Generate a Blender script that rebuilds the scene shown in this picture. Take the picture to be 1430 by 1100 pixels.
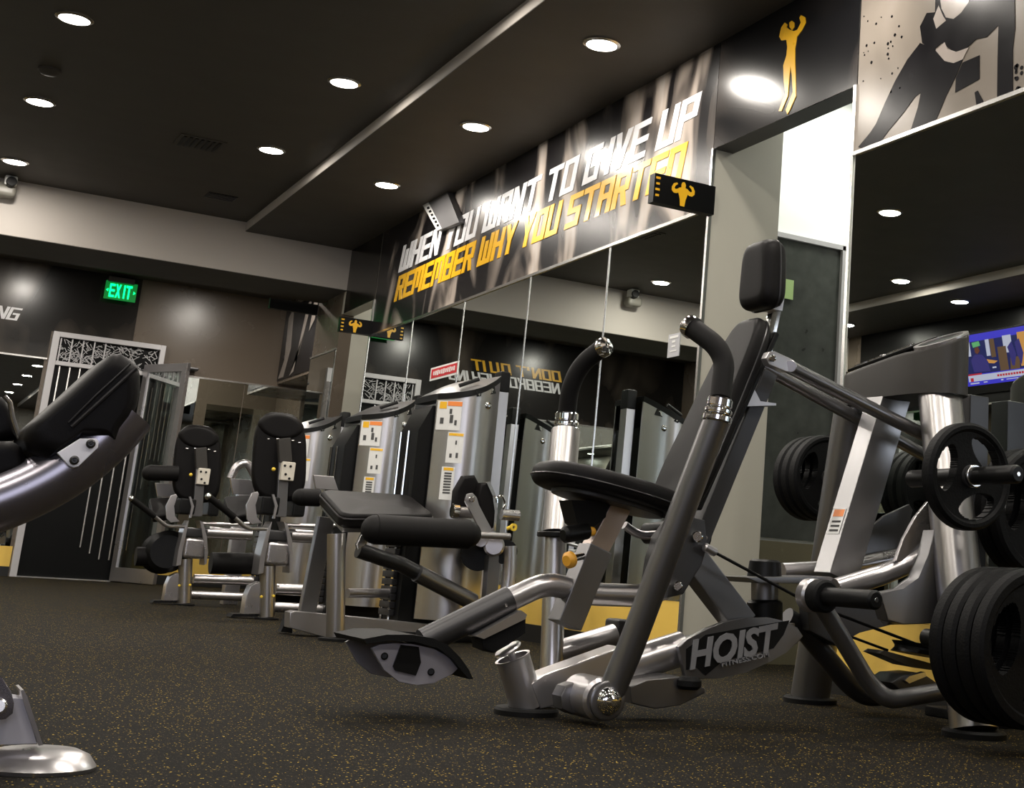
import bpy, bmesh, math, random
from mathutils import Vector, Matrix
random.seed(7)
S = bpy.context.scene
for o in list(bpy.data.objects): bpy.data.objects.remove(o)
V = Vector
# ------------------------------------------------------------------ camera (calibrated from the room's own lines)
F, CX, CY, H = 1942.343, 1023.368, 338.669, 0.36
RX = V((0.85025273, -0.52248259, 0.06389239)); RY = V((0.17761565, 0.17051818, -0.96921423)); RZ = V((0.49550275, 0.83542534, 0.23778464))
EYE = V((0, 0, H))
cam_d = bpy.data.cameras.new('camera'); cam = bpy.data.objects.new('camera', cam_d); S.collection.objects.link(cam)
cam.matrix_world = Matrix(((RX.x, -RY.x, -RZ.x, 0), (RX.y, -RY.y, -RZ.y, 0), (RX.z, -RY.z, -RZ.z, H), (0, 0, 0, 1)))
cam_d.sensor_fit = 'HORIZONTAL'; cam_d.sensor_width = 36; cam_d.lens = F / 1430 * 36
cam_d.shift_x = (715 - CX) / 1430; cam_d.shift_y = (CY - 550) / 1430
cam_d.clip_start = 0.05; cam_d.clip_end = 100
S.camera = cam
# ------------------------------------------------------------------ world, exposure
S.view_settings.view_transform = 'Standard'; S.view_settings.look = 'None'; S.view_settings.gamma = 1
S.view_settings.use_curve_mapping = False; S.view_settings.exposure = -0.22
w = bpy.data.worlds.new('world'); S.world = w; w.use_nodes = True
w.node_tree.nodes['Background'].inputs[0].default_value = (0.9, 0.95, 1, 1)
w.node_tree.nodes['Background'].inputs[1].default_value = 0.01

# room numbers
XW, YB, ZM, ZC, ZU, XD, YM, ZB = 3.08, 14.82, 2.03, 2.869, 2.942, 2.20, 11.42, 2.519
XL, ZT, ZY = -2.08, 0.272, 0.088
DOWN = 17.0     # watts of one downlight
def area(name, loc, size, power, col=(1, 0.93, 0.84), rot=(0, 0, 0), spread=math.pi, shape='DISK', sy=None):
    l = bpy.data.lights.new(name, 'AREA'); l.shape = shape; l.size = size; l.energy = power; l.color = col; l.spread = spread
    if sy: l.size_y = sy
    o = bpy.data.objects.new(name, l); S.collection.objects.link(o); o.location = loc; o.rotation_euler = rot; return o
LIGHTS = []
for j in range(-2, 4):
    y = 5.816 + 1.662 * j
    LIGHTS.append((2.637, y, ZC)); LIGHTS.append((-1.60, y, ZC))
    for x in (-0.951, 0.457, 1.847): LIGHTS.append((x, y, ZU))
LIGHTS = [l for l in LIGHTS if -1.5 < l[1] < YM and not (l[1] > 10.5 and l[0] > 1)]
LIGHTS += [(2.7, 13.3, ZU), (1.0, 13.3, ZU), (-0.7, 13.3, ZU)]
LIGHTS += [(x, y, ZU if -1.25 < x < 2.2 else ZC) for y in (0.83,) for x in (2.637, 1.847, 0.457, -0.951)]
for x, y, z in LIGHTS: area('downlight_lamp', (x, y, z - 0.016), 0.13, DOWN * (2.2 if y > 12 else 1))
# bluish fill light added behind the camera, to brighten the near metal
area('front_fill_light', (-0.7, -1.62, 1.45), 1.9, 13, (0.82, 0.84, 1.0), rot=(math.radians(90), 0, 0), shape='RECTANGLE', sy=1.5)
# ceiling lamps of the bright rooms seen through the two openings in the right wall
area('side_room_lamp', (4.1, 5.28, 2.93), 0.4, 21, (1, 1, 0.93), shape='RECTANGLE', sy=0.4)
area('side_room_lamp_back', (3.75, 10.95, 2.93), 0.45, 9, (1, 0.97, 0.9), shape='RECTANGLE', sy=0.45)

# ------------------------------------------------------------------ pixel -> point on a real plane
def ray(x, y):
    a, b = (x - CX) / F, (y - CY) / F
    return RX * a + RY * b + RZ
def A(px, py, Y): r = ray(px, py); return EYE + r * (Y / r.y)
def AX(px, py, X=XW): r = ray(px, py); return EYE + r * (X / r.x)

# ------------------------------------------------------------------ materials
MATS = {}
def mat(name, col, rough=0.5, metal=0.0, spec=0.5, coat=0.0, bump=0.0, bscale=60, var=0.0, vscale=4, rv=0.06, emit=None, es=0, stretch=None):
    m = bpy.data.materials.new(name); m.use_nodes = True; nt = m.node_tree; N = nt.nodes; L = nt.links
    b = N['Principled BSDF']; b.inputs['Base Color'].default_value = (*col, 1)
    b.inputs['Roughness'].default_value = rough; b.inputs['Metallic'].default_value = metal
    b.inputs['Specular IOR Level'].default_value = spec; b.inputs['Coat Weight'].default_value = coat
    b.inputs['Coat Roughness'].default_value = 0.12
    tc = N.new('ShaderNodeTexCoord'); mp = N.new('ShaderNodeMapping'); L.new(tc.outputs['Object'], mp.inputs[0])
    if stretch: mp.inputs['Scale'].default_value = stretch
    nz = N.new('ShaderNodeTexNoise'); nz.inputs['Scale'].default_value = vscale; nz.inputs['Detail'].default_value = 5; L.new(mp.outputs[0], nz.inputs[0])
    if var:
        mx = N.new('ShaderNodeMix'); mx.data_type = 'RGBA'
        mx.inputs[6].default_value = (*[c * (1 - var) for c in col], 1); mx.inputs[7].default_value = (*[min(1, c * (1 + var)) for c in col], 1)
        L.new(nz.outputs[0], mx.inputs[0]); L.new(mx.outputs[2], b.inputs['Base Color'])
    mr = N.new('ShaderNodeMapRange'); mr.inputs[3].default_value = max(0, rough - rv); mr.inputs[4].default_value = min(1, rough + rv)
    L.new(nz.outputs[0], mr.inputs[0])
    if rough > 0.05: L.new(mr.outputs[0], b.inputs['Roughness'])
    if bump:
        n2 = N.new('ShaderNodeTexNoise'); n2.inputs['Scale'].default_value = bscale; n2.inputs['Detail'].default_value = 3; L.new(mp.outputs[0], n2.inputs[0])
        bp = N.new('ShaderNodeBump'); bp.inputs['Strength'].default_value = bump; bp.inputs['Distance'].default_value = 0.01
        L.new(n2.outputs[0], bp.inputs['Height']); L.new(bp.outputs[0], b.inputs['Normal'])
    if emit: b.inputs['Emission Color'].default_value = (*emit, 1); b.inputs['Emission Strength'].default_value = es
    MATS[name] = m; return m
SILVER = mat('silver_paint', (0.56, 0.54, 0.545), 0.29, 0.9, var=0.05)
GREYM = mat('grey_paint', (0.23, 0.226, 0.23), 0.32, 0.9, var=0.05)
DARKM = mat('charcoal_paint', (0.075, 0.074, 0.076), 0.38, 0.8)
BRUSH = mat('brushed_steel', (0.58, 0.56, 0.55), 0.29, 1.0, rv=0.012, var=0.03, stretch=(40, 40, 0.5), vscale=3)
CHROME = mat('chrome', (0.86, 0.86, 0.86), 0.09, 1.0)
VINYL = mat('black_vinyl', (0.0055, 0.0048, 0.0048), 0.46, 0, 0.13, bump=0.08, bscale=500)
VSEAM = mat('vinyl_piping', (0.015, 0.014, 0.015), 0.3, 0, 0.4)
RUBBER = mat('black_rubber', (0.005, 0.005, 0.005), 0.6, 0, 0.15, bump=0.1, bscale=300)
FOAM = mat('foam_grip', (0.006, 0.0055, 0.0055), 0.6, 0, 0.16, bump=0.05, bscale=400)
PLATE = mat('plate_rubber', (0.0042, 0.0042, 0.0045), 0.55, 0, 0.11, bump=0.15, bscale=150)
PLASTIC = mat('dark_plastic', (0.032, 0.029, 0.026), 0.42, 0, 0.35)
BLACKP = mat('black_plastic', (0.005, 0.005, 0.005), 0.4, 0, 0.2)
YELLOWP = mat('yellow_knob', (0.75, 0.52, 0.04), 0.4)
ORANGEP = mat('orange_knob', (0.75, 0.36, 0.03), 0.4)
CEIL = mat('dark_ceiling', (0.062, 0.055, 0.046), 0.6, 0, 0.35, bump=0.02, bscale=30)
BEAMW = mat('warm_white_paint', (0.50, 0.46, 0.42), 0.55, 0, 0.4, var=0.04, vscale=1.5)
BEIGE = mat('beige_paint', (0.48, 0.46, 0.39), 0.5, 0, 0.4, var=0.03)
WHITEP = mat('white_paint', (0.85, 0.87, 0.84), 0.5, 0, 0.4)
BROWNW = mat('brown_wall', (0.13, 0.103, 0.078), 0.27, 0, 0.5, var=0.08, vscale=2)
YELLOWW = mat('yellow_wall', (0.80, 0.53, 0.10), 0.42, 0, 0.5, var=0.06, vscale=3)
BASEB = mat('black_baseboard', (0.008, 0.008, 0.008), 0.4)
MIRROR = mat('mirror_glass', (0.74, 0.79, 0.755), 0.0, 1.0)
ALU = mat('aluminium_trim', (0.75, 0.74, 0.72), 0.25, 1.0)
DOORF = mat('pale_grey_frame', (0.50, 0.49, 0.50), 0.4, 0.3)
DOORB = mat('black_door', (0.003, 0.0033, 0.0033), 0.35, 0, 0.15)
MARBLE = mat('dark_stone', (0.034, 0.038, 0.032), 0.3, 0, 0.5, var=0.9, vscale=14)
BLKSIGN = mat('black_sign', (0.003, 0.003, 0.003), 0.35, 0, 0.15)
YPRINT = mat('yellow_print', (0.86, 0.47, 0.015), 0.3, 0, 0.5, coat=0.4)
WPRINT = mat('white_print', (0.80, 0.80, 0.82), 0.3, 0, 0.5, coat=0.4)
BPRINT = mat('black_print', (0.006, 0.0055, 0.0065), 0.25, 0, 0.12, coat=0.0, var=0.5, vscale=6)
LPRINT = mat('light_print', (0.27, 0.235, 0.21), 0.25, 0, 0.4, coat=0.0, var=0.25, vscale=5)
REDP = mat('red_print', (0.55, 0.03, 0.04), 0.4)
STICK = mat('white_sticker', (0.72, 0.72, 0.70), 0.5)
ORP = mat('orange_print', (0.85, 0.25, 0.05), 0.5)
LAMP = mat('lamp_lens', (1, 1, 1), 0.4, emit=(1, 0.95, 0.88), es=14)
GREENL = mat('exit_green', (0.0, 0.25, 0.05), 0.4, emit=(0.0, 0.9, 0.16), es=5)
GREENB = mat('exit_green_panel', (0.0, 0.10, 0.02), 0.4, emit=(0.0, 0.35, 0.05), es=0.5)
GREENT = mat('green_tag', (0.35, 0.5, 0.2), 0.5)
def glass_mat():
    m = bpy.data.materials.new('door_glass'); m.use_nodes = True; nt = m.node_tree; N = nt.nodes; L = nt.links
    out = N['Material Output']; t = N.new('ShaderNodeBsdfTransparent'); t.inputs[0].default_value = (0.8, 0.9, 0.85, 1)
    g = N.new('ShaderNodeBsdfGlossy'); g.inputs['Roughness'].default_value = 0.03; mx = N.new('ShaderNodeMixShader'); mx.inputs[0].default_value = 0.7
    L.new(t.outputs[0], mx.inputs[1]); L.new(g.outputs[0], mx.inputs[2]); L.new(mx.outputs[0], out.inputs[0]); return m
GLASS = glass_mat()
def floor_mat():
    m = bpy.data.materials.new('speckled_rubber'); m.use_nodes = True; nt = m.node_tree; N = nt.nodes; L = nt.links; b = N['Principled BSDF']
    tc = N.new('ShaderNodeTexCoord'); last = None
    nz = N.new('ShaderNodeTexNoise'); nz.inputs['Scale'].default_value = 1.3; nz.inputs['Detail'].default_value = 4; L.new(tc.outputs['Object'], nz.inputs[0])
    base = N.new('ShaderNodeMix'); base.data_type = 'RGBA'; base.inputs[6].default_value = (0.0045, 0.004, 0.0032, 1); base.inputs[7].default_value = (0.0095, 0.0082, 0.0064, 1)
    L.new(nz.outputs[0], base.inputs[0]); last = base.outputs[2]
    for sc, th, keep, col in ((120, 0.20, 0.66, (0.50, 0.34, 0.06, 1)), (210, 0.24, 0.60, (0.10, 0.08, 0.05, 1)), (75, 0.13, 0.60, (0.62, 0.43, 0.07, 1))):
        nw = N.new('ShaderNodeTexNoise'); nw.inputs['Scale'].default_value = sc * 0.8; L.new(tc.outputs['Object'], nw.inputs[0])
        ad = N.new('ShaderNodeVectorMath'); ad.operation = 'MULTIPLY_ADD'; ad.inputs[1].default_value = (0.012,) * 3
        L.new(nw.outputs['Color'], ad.inputs[0]); L.new(tc.outputs['Object'], ad.inputs[2])
        v = N.new('ShaderNodeTexVoronoi'); v.inputs['Scale'].default_value = sc; L.new(ad.outputs[0], v.inputs['Vector'])
        lt = N.new('ShaderNodeMath'); lt.operation = 'LESS_THAN'; lt.inputs[1].default_value = th; L.new(v.outputs['Distance'], lt.inputs[0])
        sp = N.new('ShaderNodeSeparateColor'); L.new(v.outputs['Color'], sp.inputs[0])
        gt = N.new('ShaderNodeMath'); gt.operation = 'GREATER_THAN'; gt.inputs[1].default_value = keep; L.new(sp.outputs[0], gt.inputs[0])
        ml = N.new('ShaderNodeMath'); ml.operation = 'MULTIPLY'; L.new(lt.outputs[0], ml.inputs[0]); L.new(gt.outputs[0], ml.inputs[1])
        mx = N.new('ShaderNodeMix'); mx.data_type = 'RGBA'; mx.inputs[7].default_value = col
        L.new(ml.outputs[0], mx.inputs[0]); L.new(last, mx.inputs[6]); last = mx.outputs[2]
    # joints between the rubber tiles
    sx = N.new('ShaderNodeSeparateXYZ'); L.new(tc.outputs['Object'], sx.inputs[0])
    for k in (0, 1):
        ofs = N.new('ShaderNodeMath'); ofs.operation = 'ADD'; ofs.inputs[1].default_value = (0.35, 0.15)[k]; L.new(sx.outputs[k], ofs.inputs[0])
        md = N.new('ShaderNodeMath'); md.operation = 'PINGPONG'; md.inputs[1].default_value = 0.61; L.new(ofs.outputs[0], md.inputs[0])
        lt = N.new('ShaderNodeMath'); lt.operation = 'LESS_THAN'; lt.inputs[1].default_value = 0.0012; L.new(md.outputs[0], lt.inputs[0])
        mx = N.new('ShaderNodeMix'); mx.data_type = 'RGBA'; mx.inputs[7].default_value = (0.004, 0.004, 0.004, 1)
        L.new(lt.outputs[0], mx.inputs[0]); L.new(last, mx.inputs[6]); last = mx.outputs[2]
    L.new(last, b.inputs['Base Color']); b.inputs['Roughness'].default_value = 0.85; b.inputs['Specular IOR Level'].default_value = 0.07
    bp = N.new('ShaderNodeBump'); bp.inputs['Strength'].default_value = 0.25; bp.inputs['Distance'].default_value = 0.003
    n3 = N.new('ShaderNodeTexNoise'); n3.inputs['Scale'].default_value = 260; L.new(tc.outputs['Object'], n3.inputs[0]); L.new(n3.outputs[0], bp.inputs['Height']); L.new(bp.outputs[0], b.inputs['Normal'])
    return m
FLOOR = floor_mat()
def mural_mat(name, scale, rot, ramp, dist=1.2, rough=0.22, nscale=1.0, off=(0, 0, 0), grad=None):
    m = bpy.data.materials.new(name); m.use_nodes = True; nt = m.node_tree; N = nt.nodes; L = nt.links; b = N['Principled BSDF']
    tc = N.new('ShaderNodeTexCoord'); mp = N.new('ShaderNodeMapping'); mp.inputs['Scale'].default_value = scale; mp.inputs['Rotation'].default_value = rot; mp.inputs['Location'].default_value = off
    L.new(tc.outputs['Object'], mp.inputs[0])
    n = N.new('ShaderNodeTexNoise'); n.inputs['Scale'].default_value = nscale; n.inputs['Detail'].default_value = 2.5; n.inputs['Distortion'].default_value = dist
    L.new(mp.outputs[0], n.inputs[0]); r = N.new('ShaderNodeValToRGB'); src = n.outputs[0]
    if grad:      # the printed picture is paler towards one end
        sx = N.new('ShaderNodeSeparateXYZ'); L.new(tc.outputs['Object'], sx.inputs[0]); mg = N.new('ShaderNodeMapRange')
        for i, q in enumerate(grad): mg.inputs[i + 1].default_value = q
        L.new(sx.outputs[1], mg.inputs[0]); ad = N.new('ShaderNodeMath'); ad.operation = 'ADD'; L.new(n.outputs[0], ad.inputs[0]); L.new(mg.outputs[0], ad.inputs[1]); src = ad.outputs[0]
    L.new(src, r.inputs[0])
    e = r.color_ramp.elements
    while len(e) > 1: e.remove(e[-1])
    e[0].position = ramp[0][0]; e[0].color = (*ramp[0][1], 1)
    for p, c in ramp[1:]: q = e.new(p); q.color = (*c, 1)
    L.new(r.outputs[0], b.inputs['Base Color']); b.inputs['Roughness'].default_value = rough; b.inputs['Specular IOR Level'].default_value = 0.4
    return m
BANNER = mural_mat('banner_print', (1, 1.1, 0.55), (0.5, 0, 0), [(0.0, (0.006, 0.005, 0.006)), (0.50, (0.010, 0.009, 0.010)), (0.56, (0.10, 0.085, 0.075)), (0.62, (0.34, 0.29, 0.25)), (0.70, (0.45, 0.40, 0.36))], 1.6, 0.27, 1.5, grad=(-2.4, 2.2, 0.10, -0.05))
MURALD = mural_mat('dark_mural_print', (0.9, 1, 0.5), (0, 0.4, 0), [(0.0, (0.005, 0.005, 0.005)), (0.50, (0.008, 0.007, 0.006)), (0.60, (0.045, 0.037, 0.030)), (0.75, (0.09, 0.075, 0.06))], 1.0, 0.22, 1.8)
MURALL = mural_mat('light_mural_print', (1, 1, 1), (0, 0, 0), [(0.0, (0.06, 0.053, 0.043)), (0.4, (0.14, 0.12, 0.098)), (0.65, (0.23, 0.20, 0.17)), (0.9, (0.3, 0.27, 0.24))], 0.8, 0.25, 1.3)

# ------------------------------------------------------------------ mesh builder
class MB:
    def __init__(s): s.bm = bmesh.new()
    def box(s, c, size, ax=None, bev=0.0, seg=2):
        c = V(c); t = bmesh.new(); bmesh.ops.create_cube(t, size=1.0)
        for v in t.verts: v.co = V((v.co.x * size[0], v.co.y * size[1], v.co.z * size[2]))
        if bev: bmesh.ops.bevel(t, geom=t.edges[:], offset=min(bev, min(size) * 0.49), segments=seg, affect='EDGES', profile=0.5)
        if ax:
            M = Matrix((ax[0], ax[1], ax[2])).transposed()
            for v in t.verts: v.co = M @ v.co
        for v in t.verts: v.co += c
        s._merge(t); return s
    def _merge(s, t):
        me = bpy.data.meshes.new('t'); t.to_mesh(me); t.free(); s.bm.from_mesh(me); bpy.data.meshes.remove(me)
    def beam(s, p0, p1, w, h, side=(0, 1, 0), bev=0.004, ext=0):   # w along side, h across
        p0, p1 = V(p0), V(p1); d = (p1 - p0); L = d.length; d.normalize(); sd = V(side); sd = (sd - d * sd.dot(d)).normalized(); u = d.cross(sd)
        return s.box((p0 + p1) / 2, (L + ext, w, h), (d, sd, u), bev)
    def tube(s, pts, r, seg=20, fillet=0.0, caps=True, r1=None):
        pts = [V(p) for p in pts]
        if fillet and len(pts) > 2:
            out = [pts[0]]
            for i in range(1, len(pts) - 1):
                a, b, c = pts[i - 1], pts[i], pts[i + 1]
                f = min(fillet, (b - a).length * 0.48, (c - b).length * 0.48)
                p, q = b + (a - b).normalized() * f, b + (c - b).normalized() * f
                for k in range(9):
                    t = k / 8; out.append(p * (1 - t) ** 2 + b * 2 * t * (1 - t) + q * t * t)
            out.append(pts[-1]); pts = out
        n = len(pts); T = [((pts[min(i + 1, n - 1)] - pts[max(i - 1, 0)]).normalized()) for i in range(n)]
        u = T[0].orthogonal().normalized(); rings = []
        for i in range(n):
            u = (u - T[i] * u.dot(T[i])).normalized(); v = T[i].cross(u)
            rr = r if r1 is None else r + (r1 - r) * i / (n - 1)
            rings.append([s.bm.verts.new(pts[i] + (u * math.cos(2 * math.pi * k / seg) + v * math.sin(2 * math.pi * k / seg)) * rr) for k in range(seg)])
        for i in range(n - 1):
            for k in range(seg): s.bm.faces.new((rings[i][k], rings[i][(k + 1) % seg], rings[i + 1][(k + 1) % seg], rings[i + 1][k]))
        if caps: s.bm.faces.new(rings[0][::-1]); s.bm.faces.new(rings[-1])
        return s
    def lathe(s, c, d, prof, seg=32):      # prof = [(radius, distance along d)]
        c, d = V(c), V(d).normalized(); u = d.orthogonal().normalized(); v = d.cross(u); rings = []
        for r, h in prof:
            if r < 1e-6: rings.append([s.bm.verts.new(c + d * h)])
            else: rings.append([s.bm.verts.new(c + d * h + (u * math.cos(2 * math.pi * k / seg) + v * math.sin(2 * math.pi * k / seg)) * r) for k in range(seg)])
        for a, b in zip(rings, rings[1:]):
            for k in range(seg):
                k2 = (k + 1) % seg
                if len(a) == 1 and len(b) == 1: continue
                if len(a) == 1: s.bm.faces.new((a[0], b[k2], b[k]))
                elif len(b) == 1: s.bm.faces.new((a[k], a[k2], b[0]))
                else: s.bm.faces.new((a[k], a[k2], b[k2], b[k]))
        if prof[0] != prof[-1]:
            if len(rings[0]) > 1: s.bm.faces.new(rings[0][::-1])
            if len(rings[-1]) > 1: s.bm.faces.new(rings[-1])
        else: bmesh.ops.remove_doubles(s.bm, verts=rings[0] + rings[-1], dist=1e-6)
        return s
    def cyl(s, p0, p1, r, bev=0.003, seg=28):
        p0, p1 = V(p0), V(p1); L = (p1 - p0).length; b = min(bev, r * 0.4, L * 0.4)
        return s.lathe(p0, p1 - p0, [(0, 0), (r - b, 0), (r, b), (r, L - b), (r - b, L), (0, L)], seg)
    def ball(s, c, r, seg=20):
        return s.lathe(c, (0, 0, 1), [(r * math.sin(math.pi * k / 10), -r * math.cos(math.pi * k / 10)) for k in range(11)], seg)
    def prism(s, pts, off, bev=0.0):
        pts = [V(p) for p in pts]; off = V(off); t = bmesh.new()
        a = [t.verts.new(p) for p in pts]; b = [t.verts.new(p + off) for p in pts]; n = len(pts)
        t.faces.new(a[::-1]); t.faces.new(b)
        for k in range(n): t.faces.new((a[k], a[(k + 1) % n], b[(k + 1) % n], b[k]))
        if bev:
            ed = [e for e in t.edges if (e.verts[0] in a) == (e.verts[1] in a)]
            bmesh.ops.bevel(t, geom=ed, offset=bev, segments=2, affect='EDGES', profile=0.5)
        t.normal_update()
        bmesh.ops.triangulate(t, faces=[f for f in t.faces if len(f.verts) > 4])
        s._merge(t); return s
    def pad(s, pts, off, rr=0.02, sub=6, puff=0.0):    # cushion: outline with rounded rims
        pts = [V(p) for p in pts]; off = V(off); T = off.length; nd = off.normalized(); c = sum(pts, V()) / len(pts)
        mr = sum((p - c).length for p in pts) / len(pts); rr = min(rr, T / 2)
        rings = []; steps = [(i, 0) for i in range(sub + 1)] + [(i, 1) for i in range(sub + 1)]
        for i, top in steps:
            a = (math.pi / 2) * i / sub
            if top: ins = rr * (1 - math.cos(a)); h = T - rr + rr * math.sin(a)
            else: ins = rr * (1 - math.sin(a)); h = rr - rr * math.cos(a)
            k = 1 - ins / mr
            rings.append([s.bm.verts.new(c + (p - c) * k + nd * h) for p in pts])
        n = len(pts)
        for a, b in zip(rings, rings[1:]):
            for k in range(n): s.bm.faces.new((a[k], a[(k + 1) % n], b[(k + 1) % n], b[k]))
        for ring, sgn in ((rings[0], -1), (rings[-1], 1)):
            prev = ring
            for q in (0.66, 0.33):
                nr = [s.bm.verts.new(c + (v.co - nd * (v.co - c).dot(nd) - c) * (q / (1 if prev is ring else 0.66)) + nd * ((v.co - c).dot(nd) + sgn * puff * 0.5)) for v in prev]
                for k in range(n):
                    f = (prev[k], prev[(k + 1) % n], nr[(k + 1) % n], nr[k]); s.bm.faces.new(f)
                prev = nr
            s.bm.faces.new(prev)
        return s
    def poly(s, pts): s.bm.faces.new([s.bm.verts.new(V(p)) for p in pts]); return s
ROOT = {}
def obj(name, mb, m, parent=None, smooth=True, label=None):
    bm = mb.bm; bmesh.ops.recalc_face_normals(bm, faces=bm.faces[:])
    o0 = ROOT.get(parent.name, V((0, 0, 0))) if parent else None
    if parent is None:
        vs = [v.co for v in bm.verts]; mn = V([min(v[i] for v in vs) for i in range(3)]); mx = V([max(v[i] for v in vs) for i in range(3)])
        o0 = V(((mn.x + mx.x) / 2, (mn.y + mx.y) / 2, mn.z))
    for v in bm.verts: v.co -= o0
    me = bpy.data.meshes.new(name); bm.to_mesh(me); bm.free()
    if m: me.materials.append(m)
    if smooth:
        me.polygons.foreach_set('use_smooth', [True] * len(me.polygons)); me.set_sharp_from_angle(angle=math.radians(35))
    o = bpy.data.objects.new(name, me); S.collection.objects.link(o)
    if smooth and len(me.polygons) < 3000: wn = o.modifiers.new('wn', 'WEIGHTED_NORMAL'); wn.keep_sharp = True; wn.weight = 80
    if parent: o.parent = parent
    else: o.location = o0
    ROOT[o.name] = V(o0)
    if label: o['label'] = label
    return o
def tag(o, label, cat, group=None):
    o['label'] = label; o['category'] = cat
    if group: o['group'] = group
    return o
def struct(name, mb, m, parent=None):
    o = obj(name, mb, m, parent, smooth=False); o['kind'] = 'structure'; return o
def thing(name, label, cat, loc, group=None):
    o = bpy.data.objects.new(name, None); S.collection.objects.link(o); o.location = loc; o.empty_display_size = 0.1
    ROOT[o.name] = V(loc); return tag(o, label, cat, group)
def wall_box(x0, x1, y0, y1, z0, z1): return MB().box(((x0 + x1) / 2, (y0 + y1) / 2, (z0 + z1) / 2), (abs(x1 - x0), abs(y1 - y0), abs(z1 - z0)))
def ell(c, u, v, n=32, p=2.0):
    c, u, v = V(c), V(u), V(v); out = []
    for k in range(n):
        a = 2 * math.pi * k / n; ca, sa = math.cos(a), math.sin(a)
        out.append(c + u * (math.copysign(abs(ca) ** (2 / p), ca)) + v * (math.copysign(abs(sa) ** (2 / p), sa)))
    return out
def ppx(Y, L): return [A(x, y, Y) for x, y in L]
UY = V((0, 1, 0)); UX = V((1, 0, 0)); UZ = V((0, 0, 1))

# ------------------------------------------------------------------ the room
struct('floor', wall_box(XL - 0.1, 4.9, -1.7, YB + 0.1, -0.1, 0), FLOOR)
struct('ceiling', wall_box(-1.26, XD, -1.7, YM, ZU, ZU + 0.06), CEIL)
struct('ceiling_right', wall_box(XD, XW + 0.105, -1.7, YM, ZC, ZU + 0.06), BEAMW)
struct('ceiling_left', wall_box(XL - 0.1, -1.26, -1.7, YM, ZC, ZU + 0.06), BEAMW)
struct('ceiling_right_skin', wall_box(XD + 0.002, XW, -1.7, YM - 0.002, ZC - 0.004, ZC), CEIL)
struct('ceiling_left_skin', wall_box(XL, -1.262, -1.7, YM - 0.002, ZC - 0.004, ZC), CEIL)
struct('trim_1', wall_box(XL, XW, YM, 12.2, ZB + 0.005, ZU + 0.06), BEAMW)
struct('trim_2', wall_box(XL, XW, YM + 0.002, 12.198, ZB, ZB + 0.005), CEIL)
struct('ceiling_back', wall_box(XL - 0.1, 4.9, 12.2, YB + 0.1, ZU, ZU + 0.06), CEIL)
struct('wall_back', wall_box(XL - 0.1, 4.9, YB, YB + 0.1, 0, ZU), BROWNW)
struct('wall_left', wall_box(XL - 0.1, XL, -1.7, YB, 0, ZU), BROWNW)
struct('wall_front', wall_box(XL - 0.1, 4.9, -1.8, -1.7, 0, ZU + 0.06), BROWNW)
# right wall in pieces round its two openings
Y0, Y1, Y2, Y3, Y4 = 4.29, 5.42, 10.59, 11.50, 12.28
struct('wall_right', wall_box(XW, XW + 0.105, -1.7, Y0, 0, ZC), WHITEP)
struct('wall_right_middle', wall_box(XW, XW + 0.105, Y1, Y2, 0, ZC), BEIGE)
struct('wall_right_far', wall_box(XW, XW + 0.105, Y3, Y4, 0, ZU), BROWNW)
struct('wall_right_above_opening', wall_box(XW, XW + 0.105, Y0, Y1, 2.33, ZC), PLASTIC)
struct('wall_right_above_far_opening', wall_box(XW, XW + 0.105, Y2, Y3, 2.33, ZC), BEIGE)
# small white rooms behind the openings
struct('wall_side_room', wall_box(XW + 0.105, 3.46, Y1, 5.82, 0, ZU), BEIGE)
struct('wall_side_room_end', wall_box(3.46, 4.9, 5.82, 5.92, 0, ZU + 0.06), WHITEP)
struct('wall_side_room_right', wall_box(4.8, 4.9, -1.7, 5.82, 0, ZU), WHITEP)
struct('ceiling_side_room', wall_box(XW + 0.105, 4.9, -1.7, YM, ZU, ZU + 0.06), WHITEP)
struct('wall_far_side_room', wall_box(XW + 0.105, 4.9, Y3, Y3 + 0.1, 0, ZU), BEIGE)
struct('wall_far_side_room_right', wall_box(4.2, 4.3, 5.92, Y3, 0, ZU), WHITEP)
struct('wall_back_corner', wall_box(XW + 0.105, 4.1, 12.18, Y4, 0, ZU), BROWNW); struct('wall_corner_right', wall_box(4.0, 4.1, Y4, YB, 0, ZU), BROWNW)
# unseen frame and glowing pane, added in the front wall to go with the fill light
mb = MB()
for x in (-1.75, -0.6, 0.55): mb.box((x, -1.67, 1.5), (0.06, 0.06, 1.62))
for z in (0.71, 2.29): mb.box((-0.6, -1.67, z), (2.36, 0.06, 0.06))
struct('fill_light_frame', mb, ALU)
struct('fill_light_pane', wall_box(-1.72, 0.52, -1.695, -1.685, 0.74, 2.26), mat('fill_pane_glow', (0.4, 0.42, 0.5), 0.2, emit=(0.82, 0.84, 1.0), es=2.0))
# bulkhead in the back right corner
struct('wall_bulkhead', wall_box(3.4, 3.999, 13.45, YB, 2.07, ZU), BROWNW)
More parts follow.
